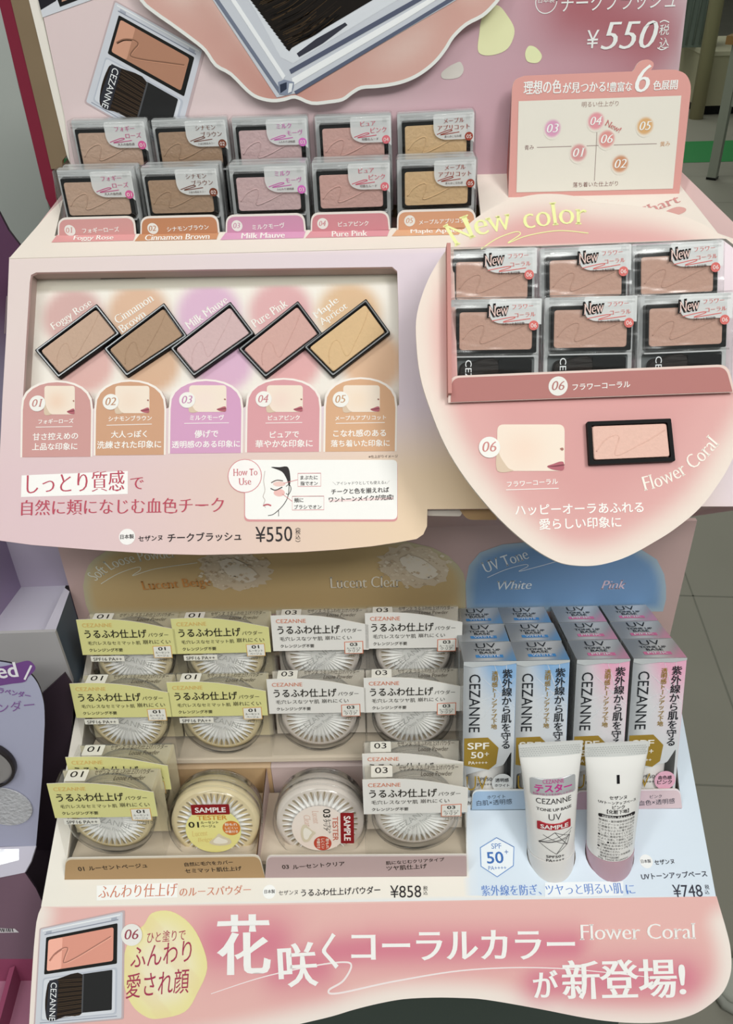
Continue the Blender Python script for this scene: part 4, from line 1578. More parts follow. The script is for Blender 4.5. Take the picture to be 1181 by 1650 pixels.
badge(bn, FLAP, 213, 1505, 17, '06', '#a04a5a', .0016)
HW = '#ae3f5b'
T(bn, FLAP, 'ひと塗りで', 238, 1519, 300, 1514, HW, 18, 'SI', .0006)
T(bn, FLAP, 'ふんわり', 211, 1560, 311, 1548, HW, 34, 'SI', .0006)
T(bn, FLAP, '愛され顔', 203, 1609, 308, 1599, HW, 40, 'SI', .0006)
bn.build('banner_flap', LO)
# carton under the tray
cu_ = MB()
cu_.box((-.232, .40, ZT), (.232, .428, ZT + .05), mat('dull_white_card', '#cfc6bb', .6, .2))
cu_.box((-.236, .43, ZT + .0005), (.236, .574, ZT + .03), mat('dull_white_card', '#cfc6bb', .6, .2))
cu_.build('carton_body', LO)

# ------------------------------------------------------------------ blush compacts
MM = .001


def mmL(pts, W=58.0, H=73.0):
    """millimetres from the case's top left corner -> product space"""
    p = np.asarray(pts, float)
    return np.stack([(p[:, 0] - W / 2) * MM, (H - p[:, 1]) * MM], 1)


def lathe_off(fr, h):
    return fr.off(h)


def make_compact(num, title, sub, col, label, new=False):
    root = thing('blush_compact', label, 'blush compact')
    D = .0122
    # pan holder
    f = MB()
    f.bslab(LF, mmL(rrect(4.0, 6.4, 54.6, 34.4, 1.2)), -.0085, -.0022, BLACK, .0005)
    f.build('pan_holder', root)
    p = MB()
    p.bslab(LF, mmL(rrect(6.0, 9, 51.6, 32.4, 2.2)), -.004, -.0016, PWD[num], .0004)
    sg = np.array([(8, 25.5), (12, 20.6), (17, 17.6), (20.5, 17), (21.6, 18.6), (20.4, 23), (19, 27.2), (21, 28), (28, 25.6), (38, 21), (51, 15.6)])
    q = mmL(spline(sg, 6, False))
    p.tube(LF.W(q, -.0017), .00050, PWD[num], 6)
    p.build('pressed_powder', root)
    t = MB()
    t.slab(LF, mmL(rrect(.8, .8, 57.2, 72.2, 2)), -D + .0004, -.0088, SMOKE)
    t.slab(LF, mmL(rrect(3.5, 36, 54.6, 36.9, .3)), -.0086, -.003, SMOKE)
    t.slab(LF, mmL(rrect(3.5, 37, 54.6, 70, 1.5)), -.0088, -.0086, SMOKE_DIM)  # darker copy of the base plastic paints in the brush compartment's dimness
    t.build('base', root)
    b_ = MB()
    b_.slab(LF, mmL(rrect(31, 38.6, 52, 67, 1)), -.0085, -.0030, BLACK)
    bo_ = b_.build('brush', root)
    h = MB()
    hair = mmL(spline([(8, 41), (14, 39.5), (31, 39), (32, 66), (20, 68), (12, 70), (8, 68), (6.2, 62), (5.8, 54), (6.4, 46)], 4))
    h.bslab(LF, hair, -.0085, -.0034, BRISTLE, .001)
    h.build('bristles', bo_)
    c = MB()
    c.bslab(LF, mmL(rrect(0, 0, 58, 73, 2.0)), -D, 0, CLEAR, .0007)
    for y_, r_ in ((2.2, .0007), (4.6, .0006), (35.4, .0005)):
        q = LF.W(mmL([(2.6, y_), (55.4, y_)]), .0001)
        c.tube(q, r_, CLEAR, 8)
    for x_ in (5.5, 50.5):
        c.bslab(LF, mmL(rrect(x_, 2.6, x_ + 3, 5.6, .5)), 0, .0011, CLEAR, .0003)
    q = mmL([(9.6, 38.5), (9.6, 69)])
    c.text(LF, 'CEZANNE', q[0], q[1], '#e9ecee', .0040, 'S', .00035)
    # fold of the shrink wrap along the lower half of the window
    rr = random.Random(int(num))
    zf = [30.5 + .35 * math.sin(k * 1.3 + int(num)) for k in range(12)]
    c.build('clear_case', root)
    l = MB()
    lab = [(24, 1.2), (56.8, 1.2), (56.8, 17), (52, 16.4), (30, 16.2), (25.5, 14), (24, 10)] if new else [(27, 1.2), (56.8, 1.2), (56.8, 22), (54, 19.4), (34, 19.2), (28.6, 16.5), (27, 12)]
    l.fill(LF, [mmL(rounded(lab, [2, 1, 0, 0, 3, 3, 2], 4))], .0004, FROST)

    def tt(s_, x0, y0, x1, cl, st='S', hh=None, dy=0, lift=.0008):
        q_ = mmL([(x0, y0), (x1, y0 + dy)])
        l.text(LF, s_, q_[0], q_[1], cl, hh, st, lift)
    k = .6 if new else 0
    if new:
        tt('フラワー', 38.5, 7.6, 51.5, col, 'M', None, -.6)
        tt('コーラル', 40, 12.6, 53, col, 'M', None, -.6)
        tt('New', 22.8, 12.9, 37.2, '#15100f', 'NB', .0084, -1.6, .0007)
        tt('New', 23.8, 12.2, 36.4, '#f3d3cb', 'I', .0064, -1.6, .0010)
        tt(sub, 32, 17.6, 46.5, '#33292a', 'M', None, -.4)
        l.stroke(LF, mmL(spline([(26, 14.6), (38, 12.4), (40, 13), (33, 15.4), (50, 13.4)], 5, False)), .0005, .0006, col)
        cx, cy = 52, 17.6
    else:
        a_, b2 = title
        tt(a_, 34.5, 7.8, 34.5 + 3.7 * len(a_), col, 'M', None, -.3)
        tt(b2, 53.5 - 3.9 * len(b2), 12.6, 53.5, col, 'M', None, -.3)
        l.stroke(LF, mmL(spline([(29.5, 15.2), (38, 12.6), (40.4, 13.2), (32, 15.6), (46, 14.2)], 5, False)), .0005, .0006, col)
        tt(sub, 35, 17.8, 47.5, '#4a3b3a', 'M', None, -.1)
        cx, cy = 53, 17.5
    l.poly(LF, circle(mmL([(cx, cy)])[0], .0030, 20), .0007, {'01': '#d8639b', '02': '#7d4636', '03': '#d873c4', '04': '#e0747f', '05': '#a34a3c', '06': '#d9716c'}[num])
    tt(num, cx - 1.8, cy + 1.3, cx + 1.8, '#f7ece8', 'S', .0026, 0, .0010)
    l.build('label_sticker', root)
    return root


SPEC = (('01', ('フォギー', 'ローズ'), '大人の血色感', '#c9588c', 'rose'), ('02', ('シナモン', 'ブラウン'), '上品な陰影カラー', '#7a4a3c', 'brown'), ('03', ('ミルク', 'モーヴ'), 'ふんわり透明感', '#cf62b4', 'mauve'),
        ('04', ('ピュア', 'ピンク'), '可憐なムード', '#d65f74', 'pink'), ('05', ('メープル', 'アプリコット'), '柔らかこなれ感', '#9c4132', 'apricot'))
FRONT = (((82, 275), (213.5, 272)), ((219, 271.5), (351, 268)), ((365, 267), (493, 263.5)), ((500, 263), (629, 258.5)), ((638.5, 258), (770, 253)))
REAR = (((105, 195), (235, 192)), ((237.5, 194), (364, 189.5)), ((369, 191), (495, 187)), ((503, 188), (633, 182.5)), ((638.5, 184), (767, 177)))
GRP = 'blush compacts standing on the top shelf'
names = {'01': 'dusty rose', '02': 'cinnamon brown', '03': 'milky mauve', '04': 'pure pink', '05': 'maple apricot'}
for (num, title, sub, col, cn), fr_, re_ in zip(SPEC, FRONT, REAR):
    c0 = make_compact(num, title, sub, col, 'clear blush compact shade %s %s in the front row of the top shelf' % (num, names[num]))
    c0['group'] = GRP
    pose_top(c0, BLUSHF, *fr_, .073)
    c1 = dup(c0, 'clear blush compact shade %s %s in the rear row against the header' % (num, names[num]))
    pose_top(c1, BLUSHB, *re_, .073)
    c2 = dup(c0, 'clear blush compact shade %s %s hidden right behind its front row twin' % (num, names[num]))
    pose_top(c2, BLUSHF, (fr_[0][0] + 1, fr_[0][1] + 2), (fr_[1][0] + 1, fr_[1][1] + 2), .073, -.0132)

c0 = make_compact('06', ('フラワー', 'コーラル'), 'ふわっと好印象', '#d9716c', 'coral blush compact with New sticker, left one of the lower row on the heart', True)
HF = (((725.5, 479.5), (876, 477.5)), ((880, 476), (1029, 473)), ((1032.5, 474), (1184, 467.5)))
HR = (((723.5, 394), (874, 391.5)), ((878.5, 392), (1029, 385.5)), ((1030.5, 386.5), (1181, 378.5)))
GRP = 'coral blush compacts on the heart display'
for k, (pos, nm) in enumerate(zip(HF, ('left one of the lower row', 'middle one of the lower row', 'right one of the lower row'))):
    o = c0 if k == 0 else dup(c0)
    tag(o, 'coral blush compact with New sticker, %s on the heart' % nm, None, GRP)
    pose_top(o, COMPC, *pos, .073)
for k, (pos, nm) in enumerate(zip(HR, ('left', 'middle', 'right'))):
    o = dup(c0, 'coral blush compact with New sticker, %s one of the upper row on the heart' % nm, GRP)
    pose_top(o, COMPC, *pos, .073, -.0132)

# ------------------------------------------------------------------ loose powder: round clear cases, boxes and testers
POWDER = {'01': mat('beige_loose_powder', '#e8d8b0', .8, .1, var=.06, bscale=200), '03': mat('pale_loose_powder', '#e2d8cf', .8, .1, var=.05, bscale=200)}
PUFF = mat('white_puff', '#fbfaf7', .8, .1)
PUFF2 = mat('grey_puff_pleat', '#cfccc2', .8, .1)
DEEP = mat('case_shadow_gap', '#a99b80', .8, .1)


def case_parts(num, parent, fr, r, depth, engrave=True, ang=0.0, h_front=0.0):
    """round powder case facing along the frame normal, its front at h_front"""
    c = fr.off(h_front - depth)
    m1 = MB()
    n = 34
    a = np.linspace(0, 2 * math.pi, n * 2, endpoint=False) + ang
    hh = depth - .0052
    m1.lathe(c, [(0.0, .003), (r * .93, .003), (r * .93, hh - .002), (r * .86, hh - .0012)], POWDER[num], 40)
    m1.poly(c, circle((0, 0), r * .87, 40), hh - .0015, POWDER[num])
    o1 = m1.build('loose_powder', parent)
    m2 = MB()
    # pleated puff: raised radial spikes round a white centre
    rad = np.where(np.arange(n * 2) % 2 == 0, r * .80, r * .56)
    star = np.stack([rad * np.cos(a), rad * np.sin(a)], 1)
    m2.poly(c, star, hh, PUFF)
    for k in range(n):
        t = a[k * 2]
        d_, e_ = np.array([math.cos(t), math.sin(t)]), np.array([-math.sin(t), math.cos(t)])
        V = [d_ * r * .22, d_ * r * .52 + e_ * r * .040, d_ * r * .82, d_ * r * .52 - e_ * r * .040]
        W3 = c.W(np.array(V), [hh + .0002, hh + .0005, hh + .0004, hh + .0005])
        mid = c.W([d_ * r * .52], hh + .0018)[0]
        V5 = np.vstack([W3, mid])
        m2.add(V5, [(0, 1, 4), (1, 2, 4), (2, 3, 4), (3, 0, 4)], PUFF)
        t2 = a[k * 2 + 1]
        d2, e2 = np.array([math.cos(t2), math.sin(t2)]), np.array([-math.sin(t2), math.cos(t2)])
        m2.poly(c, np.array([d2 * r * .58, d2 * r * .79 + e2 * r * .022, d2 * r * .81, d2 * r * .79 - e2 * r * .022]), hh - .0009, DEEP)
    m2.poly(c, circle((0, 0), r * .27, 28), hh + .0007, PUFF)
    o2 = m2.build('pleated_puff', parent)
    m3 = MB()
    m3.lathe(c, [(0, 0), (r * .90, 0), (r * .94, .0012), (r * .95, .008), (r * .985, .0085), (r * .985, depth * .46), (r * .955, depth * .48), (r * .955, depth * .53), (r, depth * .55),
                 (r, depth * .82), (r * .975, depth * .93), (r * .90, depth * .985), (r * .86, depth), (0.0001, depth)], LIDCLEAR, 56)
    for q, z in ((.998, depth * .56), (1.0, depth * .80), (.985, depth * .45), (.95, depth * .1)):
        aa = np.linspace(0, 2 * math.pi, 49)
        m3.tube(c.W(np.stack([r * q * np.cos(aa), r * q * np.sin(aa)], 1), z), .00055, LIDCLEAR, 6)
    if engrave:
        ca, sa = math.cos(engrave), math.sin(engrave)
        d_, e_ = np.array([ca, sa]), np.array([-sa, ca])
        m3.text(c, 'CEZANNE', -d_ * .0165 + e_ * .0012, d_ * .0165 + e_ * .0012, ENGRAVE, .0055, 'S', depth + .0003)
        m3.text(c, 'Soft Loose Powder', -d_ * .0135 - e_ * .0040, d_ * .0135 - e_ * .0040, ENGRAVE, .0034, 'S', depth + .0003)
    o3 = m3.build('round_case', parent)
    return o1, o2, o3


BW, BD, BH = .0765, .0265, .0660


def make_powder_box(num, label, eng):
    root = thing('powder_box', label, 'face powder box', (0, 0, 0), 'boxes of loose powder in the tray')
    W2 = BW / 2
    case_parts(num, root, Frame((0, 0, .0330)), .0324, .0240, eng, .05, -.0016)
    m_ = MB()
    m_.box((-W2, .0006, 0), (W2, BD, BH), FILM)
    m_.quad([(-W2 + .001, BD - .0006, .001), (W2 - .001, BD - .0006, .001), (W2 - .001, BD - .0006, BH - .001), (-W2 + .001, BD - .0006, BH - .001)], mat('box_back_card_' + num, '#e0d5b6' if num == '01' else '#e6ddd2', .6, .2))
    # printed strip on the box's top
    top = Frame((0, .0006, BH + .0002), (1, 0, 0), (0, 1, 0))
    cardm = mat('pale_box_top_' + num, '#ded6bd' if num == '01' else '#e2dad0', .5, .2)
    m_.fill(top, [rrect(-W2 + .002, .002, W2 - .002, .0255, .001)], 0, clear_mat('hazy_top', (.97, .97, .94), .15, .1, 40, .03, .5, .15, (.92, .90, .82)))
    m_.fill(top, [rrect(-W2 + .006, .0125, -W2 + .022, .0245, .001)], .0002, ink('#f3f0e6'))
    m_.text(top, num, (-W2 + .009, .0165), (-W2 + .0185, .0165), '#2b2622', .0062, 'S', .0004)
    m_.text(top, 'セザンヌ うるふわ仕上げパウダー', (-W2 + .027, .0185), (W2 - .005, .0185), '#4d463c', .0056, 'S', .0004)
    m_.text(top, 'Loose Powder', (-W2 + .043, .0125), (W2 - .010, .0125), '#4d463c', .0048, 'SI', .0004)
    m_.build('clear_box', root)
    l = MB()
    tl = .0772
    cur = [(-W2, tl), (-W2 + .018, tl + .0004), (-W2 + .036, tl - .0008), (-W2 + .052, tl - .0036), (-W2 + .066, tl - .0072), (W2, tl - .0098)]
    L_ = np.vstack([[(-W2, tl - .0335)], spline(cur, 4, False), [(W2, tl - .0335)]])
    l.card(LF, [L_], .0002, .0007, CARD, '#e4e09a' if num == '01' else '#f0ede8', None, CARD_WHITE)

    def tt(s_, x0, x1, y, cl, st='S', hh=None):
        l.text(LF, s_, (-W2 + x0 * MM, tl - y * 1.06 * MM), (-W2 + x1 * MM, tl - y * 1.06 * MM), cl, hh, st, .0011)
    K = '#2e2b24'
    tt('CEZANNE', 4, 27.5, 6.4, '#e3bd72' if num == '01' else '#d98262', 'S', .0036)
    tt('うるふわ仕上げ', 4.6, 54, 16.4, K, 'B', .0082)
    tt('パウダー', 55, 71, 15.6, K, 'S')
    tt('毛穴レスなセミマット肌' if num == '01' else '毛穴レスなツヤ肌', 6, 48 if num == '01' else 40, 22.4, K, 'S')
    tt('崩れにくい', (50 if num == '01' else 42), (72 if num == '01' else 63), 22.0, K, 'S')
    tt('クレンジング不要', 6, 33, 28.6, K, 'B')
    if num == '01':
        l.poly(LF, np.array([(-W2 + .006, tl - .0348), (-W2 + .033, tl - .0348), (-W2 + .033, tl - .0400), (-W2 + .006, tl - .0400)]), .0008, '#efece2')
        tt('SPF16 PA++', 8, 31, 36.9, K, 'S', .0031)
    x0, x1, ya, yb = W2 - .0195, W2 - .0045, tl - .0255, tl - .0370
    fc = '#e0b060' if num == '01' else '#dd7a52'
    l.poly(LF, np.array([(x0, ya), (x1, ya + .0006), (x1, yb), (x0, yb)]), .0009, fc)
    l.poly(LF, np.array([(x0 + .0006, ya - .0005), (x1 - .0006, ya), (x1 - .0006, yb + .0006), (x0 + .0006, yb + .0006)]), .0010, '#f3f1ea')
    l.text(LF, num, (x0 + .0045, ya - .0040), (x1 - .0045, ya - .0038), K, .0032, 'B', .0013)
    l.text(LF, 'ルーセント', (x0 + .0018, ya - .0070), (x1 - .0018, ya - .0069), K, None, 'S', .0013)
    l.text(LF, 'ベージュ' if num == '01' else 'クリア', (x0 + .0026, ya - .0100), (x1 - .0030, ya - .0099), K, None, 'S', .0013)
    l.text(LF, 'パフ付き', (x0 + .003, yb - .0032), (x1 + .0005, yb - .0032), '#5a5244', None, 'S', .0011)
    l.build('front_label', root)
    return root


def pose_box(o, fr, tl, tr, h=0.0, drop=0.0):
    """label's top left and (level) top right sight lines; the box foot stays on its step"""
    a, b_ = fr.uv(*tl), fr.uv(*tr)
    d = b_ - a
    pose(o, fr, (a[0] + b_[0]) / 2, (a[1] + b_[1]) / 2 - Hb - drop, math.atan2(d[1], d[0]), h)


p1 = make_powder_box('01', 'x', -.35)
p3 = make_powder_box('03', 'x', .7)
B_ = (
    (p1, POWA, (121.5, 998), (277, 996.5), 0, 'yellow label shade 01 powder box, leftmost of the rear row', True),
    (p1, POWA, (275.5, 996.5), (432, 993), 0, 'yellow label shade 01 powder box, second from left in the rear row', False),
    (p3, POWA, (436.5, 991.5), (591, 989), 0, 'white label shade 03 powder box, third from left in the rear row', True),
    (p3, POWA, (589, 987.5), (743, 985), 0, 'white label shade 03 powder box in the rear row beside the tone up boxes', False),
    (p1, POWB, (110, 1101), (270, 1099), 0, 'yellow label shade 01 powder box, leftmost of the middle row', False),
    (p1, POWB, (267, 1099), (427, 1096.5), 0, 'yellow label shade 01 powder box in the middle row behind the beige tester', False),
    (p3, POWB, (429.5, 1094), (587, 1091.5), 0, 'white label shade 03 powder box in the middle row behind the clear tester', False),
    (p3, POWB, (587, 1092), (744, 1089), 0, 'white label shade 03 powder box, rightmost of the middle row', False),
    (p1, POWC, (73.5, 1262), (247, 1259), 0, 'yellow label shade 01 powder box at the front left corner of the tray', False),
    (p1, POWC, (103.5, 1219.5), (269, 1217), -.0290, 'yellow label shade 01 powder box half hidden behind the front left box', False),
    (p3, POWC, (586, 1255.5), (754, 1252), 0, 'white label shade 03 powder box at the front beside the tubes', False),
    (p3, POWC, (585, 1214), (746, 1211), -.0290, 'white label shade 03 powder box half hidden behind the front right box', False),
)
for src, fr, tl, tr, h, lab, own in B_:
    o = src if own else dup(src)
    o['label'] = lab
    f2 = fr.off(h) if h else fr
    pose_box(o, f2, tl, tr, 0)

TEST = tilted(0.4125, 0.545, 76)


def make_tester(num, label, c_px, ang):
    root = thing('powder_tester', label, 'face powder tester', (0, 0, 0), 'round powder testers')
    r, dpt = .0362, .0300
    fr = Frame((0, 0, .0375))
    case_parts(num, root, fr, r, dpt, False, .02, 0)
    s = MB()
    ca, sa = math.cos(ang), math.sin(ang)
    SF = Frame((0, 0, .0375), (ca, 0, sa), (-sa, 0, ca))
    lab = circle((0, 0), .0212, 40)
    s.poly(SF, lab, .0006, '#efe79a' if num == '01' else '#f3e6dc')
    K = '#2e2b24'
    s.text(SF, 'TESTER', (-.0115, .0100), (.0115, .0100), '#d8973c' if num == '01' else '#c96f58', .0042, 'B', .0009)
    s.text(SF, num, (-.0185, .0030), (-.0105, .0030), K, .0055, 'B', .0009)
    s.text(SF, 'ルーセント', (-.0090, .0065), (.0045, .0065), K, None, 'B', .0009)
    s.text(SF, 'ベージュ' if num == '01' else 'クリア', (-.0090, .0030), (.0020, .0030), K, None, 'B', .0009)
    s.poly(SF, circle((.0140, .0020), .0068, 24), .0008, '#d9803c' if num == '01' else '#c4503e')
    for k, q in enumerate(('粉もれ', 'しにくい', '中蓋付き')):
        s.text(SF, q, (.0092, .0044 - k * .0034), (.0188, .0044 - k * .0034), '#faf3e6', .0026, 'B', .0011)
    s.text(SF, 'Lucent', (-.0165, -.0055), (-.0045, -.0045), '#e6cf86' if num == '01' else '#e0bfb0', .0050, 'I', .0008)
    s.text(SF, 'Beige' if num == '01' else 'Clear', (-.0125, -.0120), (-.0015, -.0110), '#e6cf86' if num == '01' else '#e0bfb0', .0050, 'I', .0008)
    heap = spline([(-.004, -.011), (.001, -.0065), (.004, -.003), (.007, -.0055), (.012, -.0085), (.0125, -.0125), (.006, -.0145), (-.001, -.0138)], 5)
    s.poly(SF, heap, .0009, '#ded3bb')
    s.poly(SF, spline([(-.001, -.0105), (.003, -.006), (.006, -.0075), (.010, -.0095), (.009, -.0120), (.002, -.0125)], 5), .0011, '#f4efe4')
    # red sample sticker
    if ang == 0 or num == '01':
        s.poly(SF, rrect(-.0150, .0150, .0140, .0245, .001), .0009, '#8f1f24')
        s.text(SF, 'SAMPLE', (-.0122, .0172), (.0112, .0172), '#f6e9e6', .0048, 'H', .0012)
    else:
        s.poly(SF, rrect(-.0150, .0160, .0140, .0262, .001), .0009, '#8f1f24')
        s.text(SF, 'SAMPLE', (-.0122, .0185), (.0112, .0185), '#f6e9e6', .0052, 'H', .0012)
    s.build('tester_label', root)
    c = TEST.uv(*c_px)
    pose(root, TEST, c[0], c[1] - .0375, 0)
    return root


make_tester('01', 'round clear powder tester with yellow label and red SAMPLE sticker on top', (344, 1337), 0.0)
make_tester('03', 'round clear powder tester with pink label and red SAMPLE sticker turned sideways', (515, 1334), -math.pi / 2 - .02)

# ------------------------------------------------------------------ tone up base boxes
UW, UD, UH = .0392, .0327, .1257
GOLD = mat('gold_print', '#a98a35', .45, .5, metal=.2)
SILV = paint_mat('silver_card', .32, .5, .3)
TUBEW = mat('white_tube_plastic', '#f3f1ee', .30, .45, coat=.2)


def make_uv_box(kind, label):
    root = thing('tone_up_base_box', label, 'cosmetics box', (0, 0, 0), 'boxes of tone up base')
    W2 = UW / 2
    tint = lin('#5b9fd8') if kind == 'WHITE' else lin('#ee9cc0')

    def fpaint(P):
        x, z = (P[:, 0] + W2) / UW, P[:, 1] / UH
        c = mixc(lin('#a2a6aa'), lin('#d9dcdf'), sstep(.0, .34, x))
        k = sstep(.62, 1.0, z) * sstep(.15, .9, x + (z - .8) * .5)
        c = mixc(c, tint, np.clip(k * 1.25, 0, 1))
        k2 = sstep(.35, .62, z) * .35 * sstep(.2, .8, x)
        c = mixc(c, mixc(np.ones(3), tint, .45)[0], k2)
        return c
    b_ = MB()
    L_ = rrect(-W2, 0, W2, UH, .0006, 2)
    win_ = rounded([(-W2 + .002, .0105), (W2 - .002, .0105), (W2 - .002, .050), (W2 - .008, .038), (-W2 + .002, .030)], .002, 3)
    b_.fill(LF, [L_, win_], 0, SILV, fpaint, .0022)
    sidem = clear_mat('clear_box_side', (.84, .85, .85), .15, .15, 50, .06, .8, .45, (.62, .64, .64))
    b_.quad([(-W2, 0, 0), (-W2, UD, 0), (-W2, UD, UH), (-W2, 0, UH)], sidem)
    b_.quad([(W2, 0, 0), (W2, UD, 0), (W2, UD, UH), (W2, 0, UH)], sidem)
    b_.quad([(-W2, UD, 0), (W2, UD, 0), (W2, UD, UH), (-W2, UD, UH)], mat('box_back_silver', '#b6b9bb', .4, .4))
    b_.quad([(-W2, 0, 0), (W2, 0, 0), (W2, UD, 0), (-W2, UD, 0)], mat('box_back_silver', '#b6b9bb', .4, .4))
    # bright rays
    for (x0, z0, x1, z1, w) in ((.012, UH - .001, .0145, UH - .060, .0011), (.0185, .112, -.012, .070, .0009), (-.006, .113, .019, .088, .0008), (.003, UH - .002, .016, .086, .0009), (-.018, .088, .018, .104, .0006)):
        b_.stroke(LF, [(x0, z0), (x1, z1)], w, .0003, clear_mat('ray_print', (.9, .93, .95), .3, 0, 1, .03, .3, .5, (.95, .96, .97)), 6, True)
    K = '#23262b'
    b_.text(LF, 'CEZANNE', (-W2 + .0044, UH - .010), (-W2 + .0044, UH - .0585), K, .0082, 'S', .0006)
    b_.vtext(LF, '紫外線から肌を守る', W2 - .0066, UH - .006, UH - .0735, .0072, K, 'B', .0006)
    b_.vtext(LF, '透明感トーンアップ下地', W2 - .0158, UH - .0075, UH - .0560, .0043, '#9a7c2e', 'B', .0006)
    hp2 = [(-W2 + .001, .062), (-W2 + .019, .0625), (W2 - .012, .0535), (W2 - .0135, .0395), (-W2 + .020, .0345), (-W2 + .001, .0385)]
    b_.poly(LF, np.array(hp2), .0004, GOLD)
    b_.text(LF, 'SPF', (-W2 + .0035, .0525), (-W2 + .0200, .0525), '#f3efe4', .0058, 'B', .0007)
    b_.text(LF, '50', (-W2 + .0062, .0448), (-W2 + .0158, .0448), '#f3efe4', .0056, 'B', .0007)
    b_.text(LF, '+', (-W2 + .0166, .0468), (-W2 + .0200, .0468), '#f3efe4', None, 'B', .0007)
    b_.text(LF, 'PA++++', (-W2 + .0045, .0395), (-W2 + .0190, .0395), '#f3efe4', .0027, 'B', .0007)
    b_.text(LF, 'UV', (-W2 + .0030, .0165), (-W2 + .0190, .0165), '#a98a35', .0125, 'L', .0006)
    b_.poly(LF, circle((W2 - .0085, .0225), .0080, 28, .0082), .0004, '#e9ebec' if kind == 'WHITE' else '#efb7cd')
    b_.text(LF, '透明感' if kind == 'WHITE' else '血色感', (W2 - .0140, .0235), (W2 - .0035, .0235), K, None, 'B', .0007)
    b_.text(LF, 'ホワイト' if kind == 'WHITE' else 'ピンク', (W2 - .0143, .0193), (W2 - .0030, .0193), K, None, 'B', .0007)
    b_.fill(LF, [rrect(-W2, 0, W2, .0095, .0004, 2)], .0003, ink('#dfe2e4' if kind == 'WHITE' else '#ead3dc'))
    b_.text(LF, 'UVトーンアップベース', (-W2 + .0030, .0032), (W2 - .0030, .0040), K, .0042, 'B', .0007)
    b_.build('printed_carton', root)
    t = MB()
    t.lathe(Frame((0, .0165, .001), (1, 0, 0), (0, -1, 0)).__class__((0, .0165, .001), (1, 0, 0), (0, 1, 0)), [(0, 0), (.0140, 0), (.0146, .002), (.0150, .020), (.0156, .060), (.0150, .09)], TUBEW, 24)
    t.text(LF, 'SPF50+', (-.008, .0240), (.006, .0240), K, .0030, 'S', -.0004)
    t.text(LF, 'PA++++', (-.008, .0195), (.006, .0195), K, .0028, 'S', -.0004)
    t.build('white_tube', root)
    # silver lid overhanging the front by its tuck flap
    lid = MB()
    top = Frame((0, 0, UH), (1, 0, 0), (0, 1, 0))

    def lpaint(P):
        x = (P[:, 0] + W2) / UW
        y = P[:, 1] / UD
        c = mixc(lin('#8e9295'), lin('#d6d9da'), np.exp(-((x - .45 - .3 * y) / .28) ** 2))  # pale slanting band is a highlight painted into the lid colour
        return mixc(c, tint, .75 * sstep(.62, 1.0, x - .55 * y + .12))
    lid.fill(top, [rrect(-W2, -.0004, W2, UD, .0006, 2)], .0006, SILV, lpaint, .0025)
    lid.fill(LF, [np.array([(-W2, UH + .0006), (W2, UH + .0006), (W2, UH - .0012), (W2 - .010, UH - .0030), (0, UH - .0026), (-W2 + .006, UH - .0042), (-W2, UH - .0024)])], .0008, SILV, '#c2c6c8')
    for x_ in (-W2, W2):
        lid.quad([(x_, 0, UH + .0006), (x_, UD, UH + .0006), (x_, UD, UH - .0015), (x_, 0, UH - .0015)], mat('box_back_silver', '#b6b9bb', .4, .4))
    lid.text(top, 'UV', (-.0075, .0215), (.0075, .0215), K, .0082, 'L', .001)
    lid.text(top, 'TONE UP', (-.0100, .0160), (.0100, .0160), K, .0036, 'B', .001)
    lid.text(top, 'BASE', (-.0062, .0115), (.0062, .0115), K, .0036, 'B', .001)
    lid.fill(top, [np.array([(-.0098, .0050), (.0108, .0050), (.0108, .0098), (-.0098, .0098)])], .0009, ink('#4f95d6' if kind == 'WHITE' else '#e47fae'))
    lid.text(top, kind, (-.0072, .0058), (.0082, .0058), '#e9eef2', .0030, 'B', .0012)
    lid.build('silver_lid', root)
    return root


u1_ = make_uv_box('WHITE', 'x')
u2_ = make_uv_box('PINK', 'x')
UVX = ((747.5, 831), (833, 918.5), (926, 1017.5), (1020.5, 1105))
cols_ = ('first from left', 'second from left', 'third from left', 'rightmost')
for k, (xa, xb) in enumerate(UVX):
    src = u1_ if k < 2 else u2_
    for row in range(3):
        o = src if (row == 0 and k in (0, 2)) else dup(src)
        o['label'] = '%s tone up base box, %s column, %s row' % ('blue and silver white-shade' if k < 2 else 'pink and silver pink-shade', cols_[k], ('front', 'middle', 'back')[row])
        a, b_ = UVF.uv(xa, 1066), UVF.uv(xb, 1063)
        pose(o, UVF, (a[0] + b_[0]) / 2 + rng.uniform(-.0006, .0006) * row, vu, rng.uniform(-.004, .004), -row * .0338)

# ------------------------------------------------------------------ sample tubes in the tray's holes


class TubeSkin:
    """wraps flat print onto the curved front of a tube (x across, z up)"""

    def __init__(self, prof):
        self.z, self.a, self.b = (np.array(q) for q in zip(*prof))

    def W(self, uv, h=0.0):
        uv = np.atleast_2d(uv)
        a = np.interp(uv[:, 1], self.z, self.a)
        b = np.interp(uv[:, 1], self.z, self.b)
        t = np.clip(uv[:, 0] / a, -.97, .97)
        y = -b * np.sqrt(1 - t * t) - np.asarray(h)
        return np.stack([uv[:, 0], y, uv[:, 1]], 1)


TH = .1180
PROF = [(0, .0148, .0148), (.004, .0163, .0163), (.02, .0167, .0166), (.04, .0172, .0160), (.065, .0182, .0142), (.085, .0194, .0105), (.100, .0207, .0056), (.1085, .0216, .0014), (.118, .0220, .0010)]


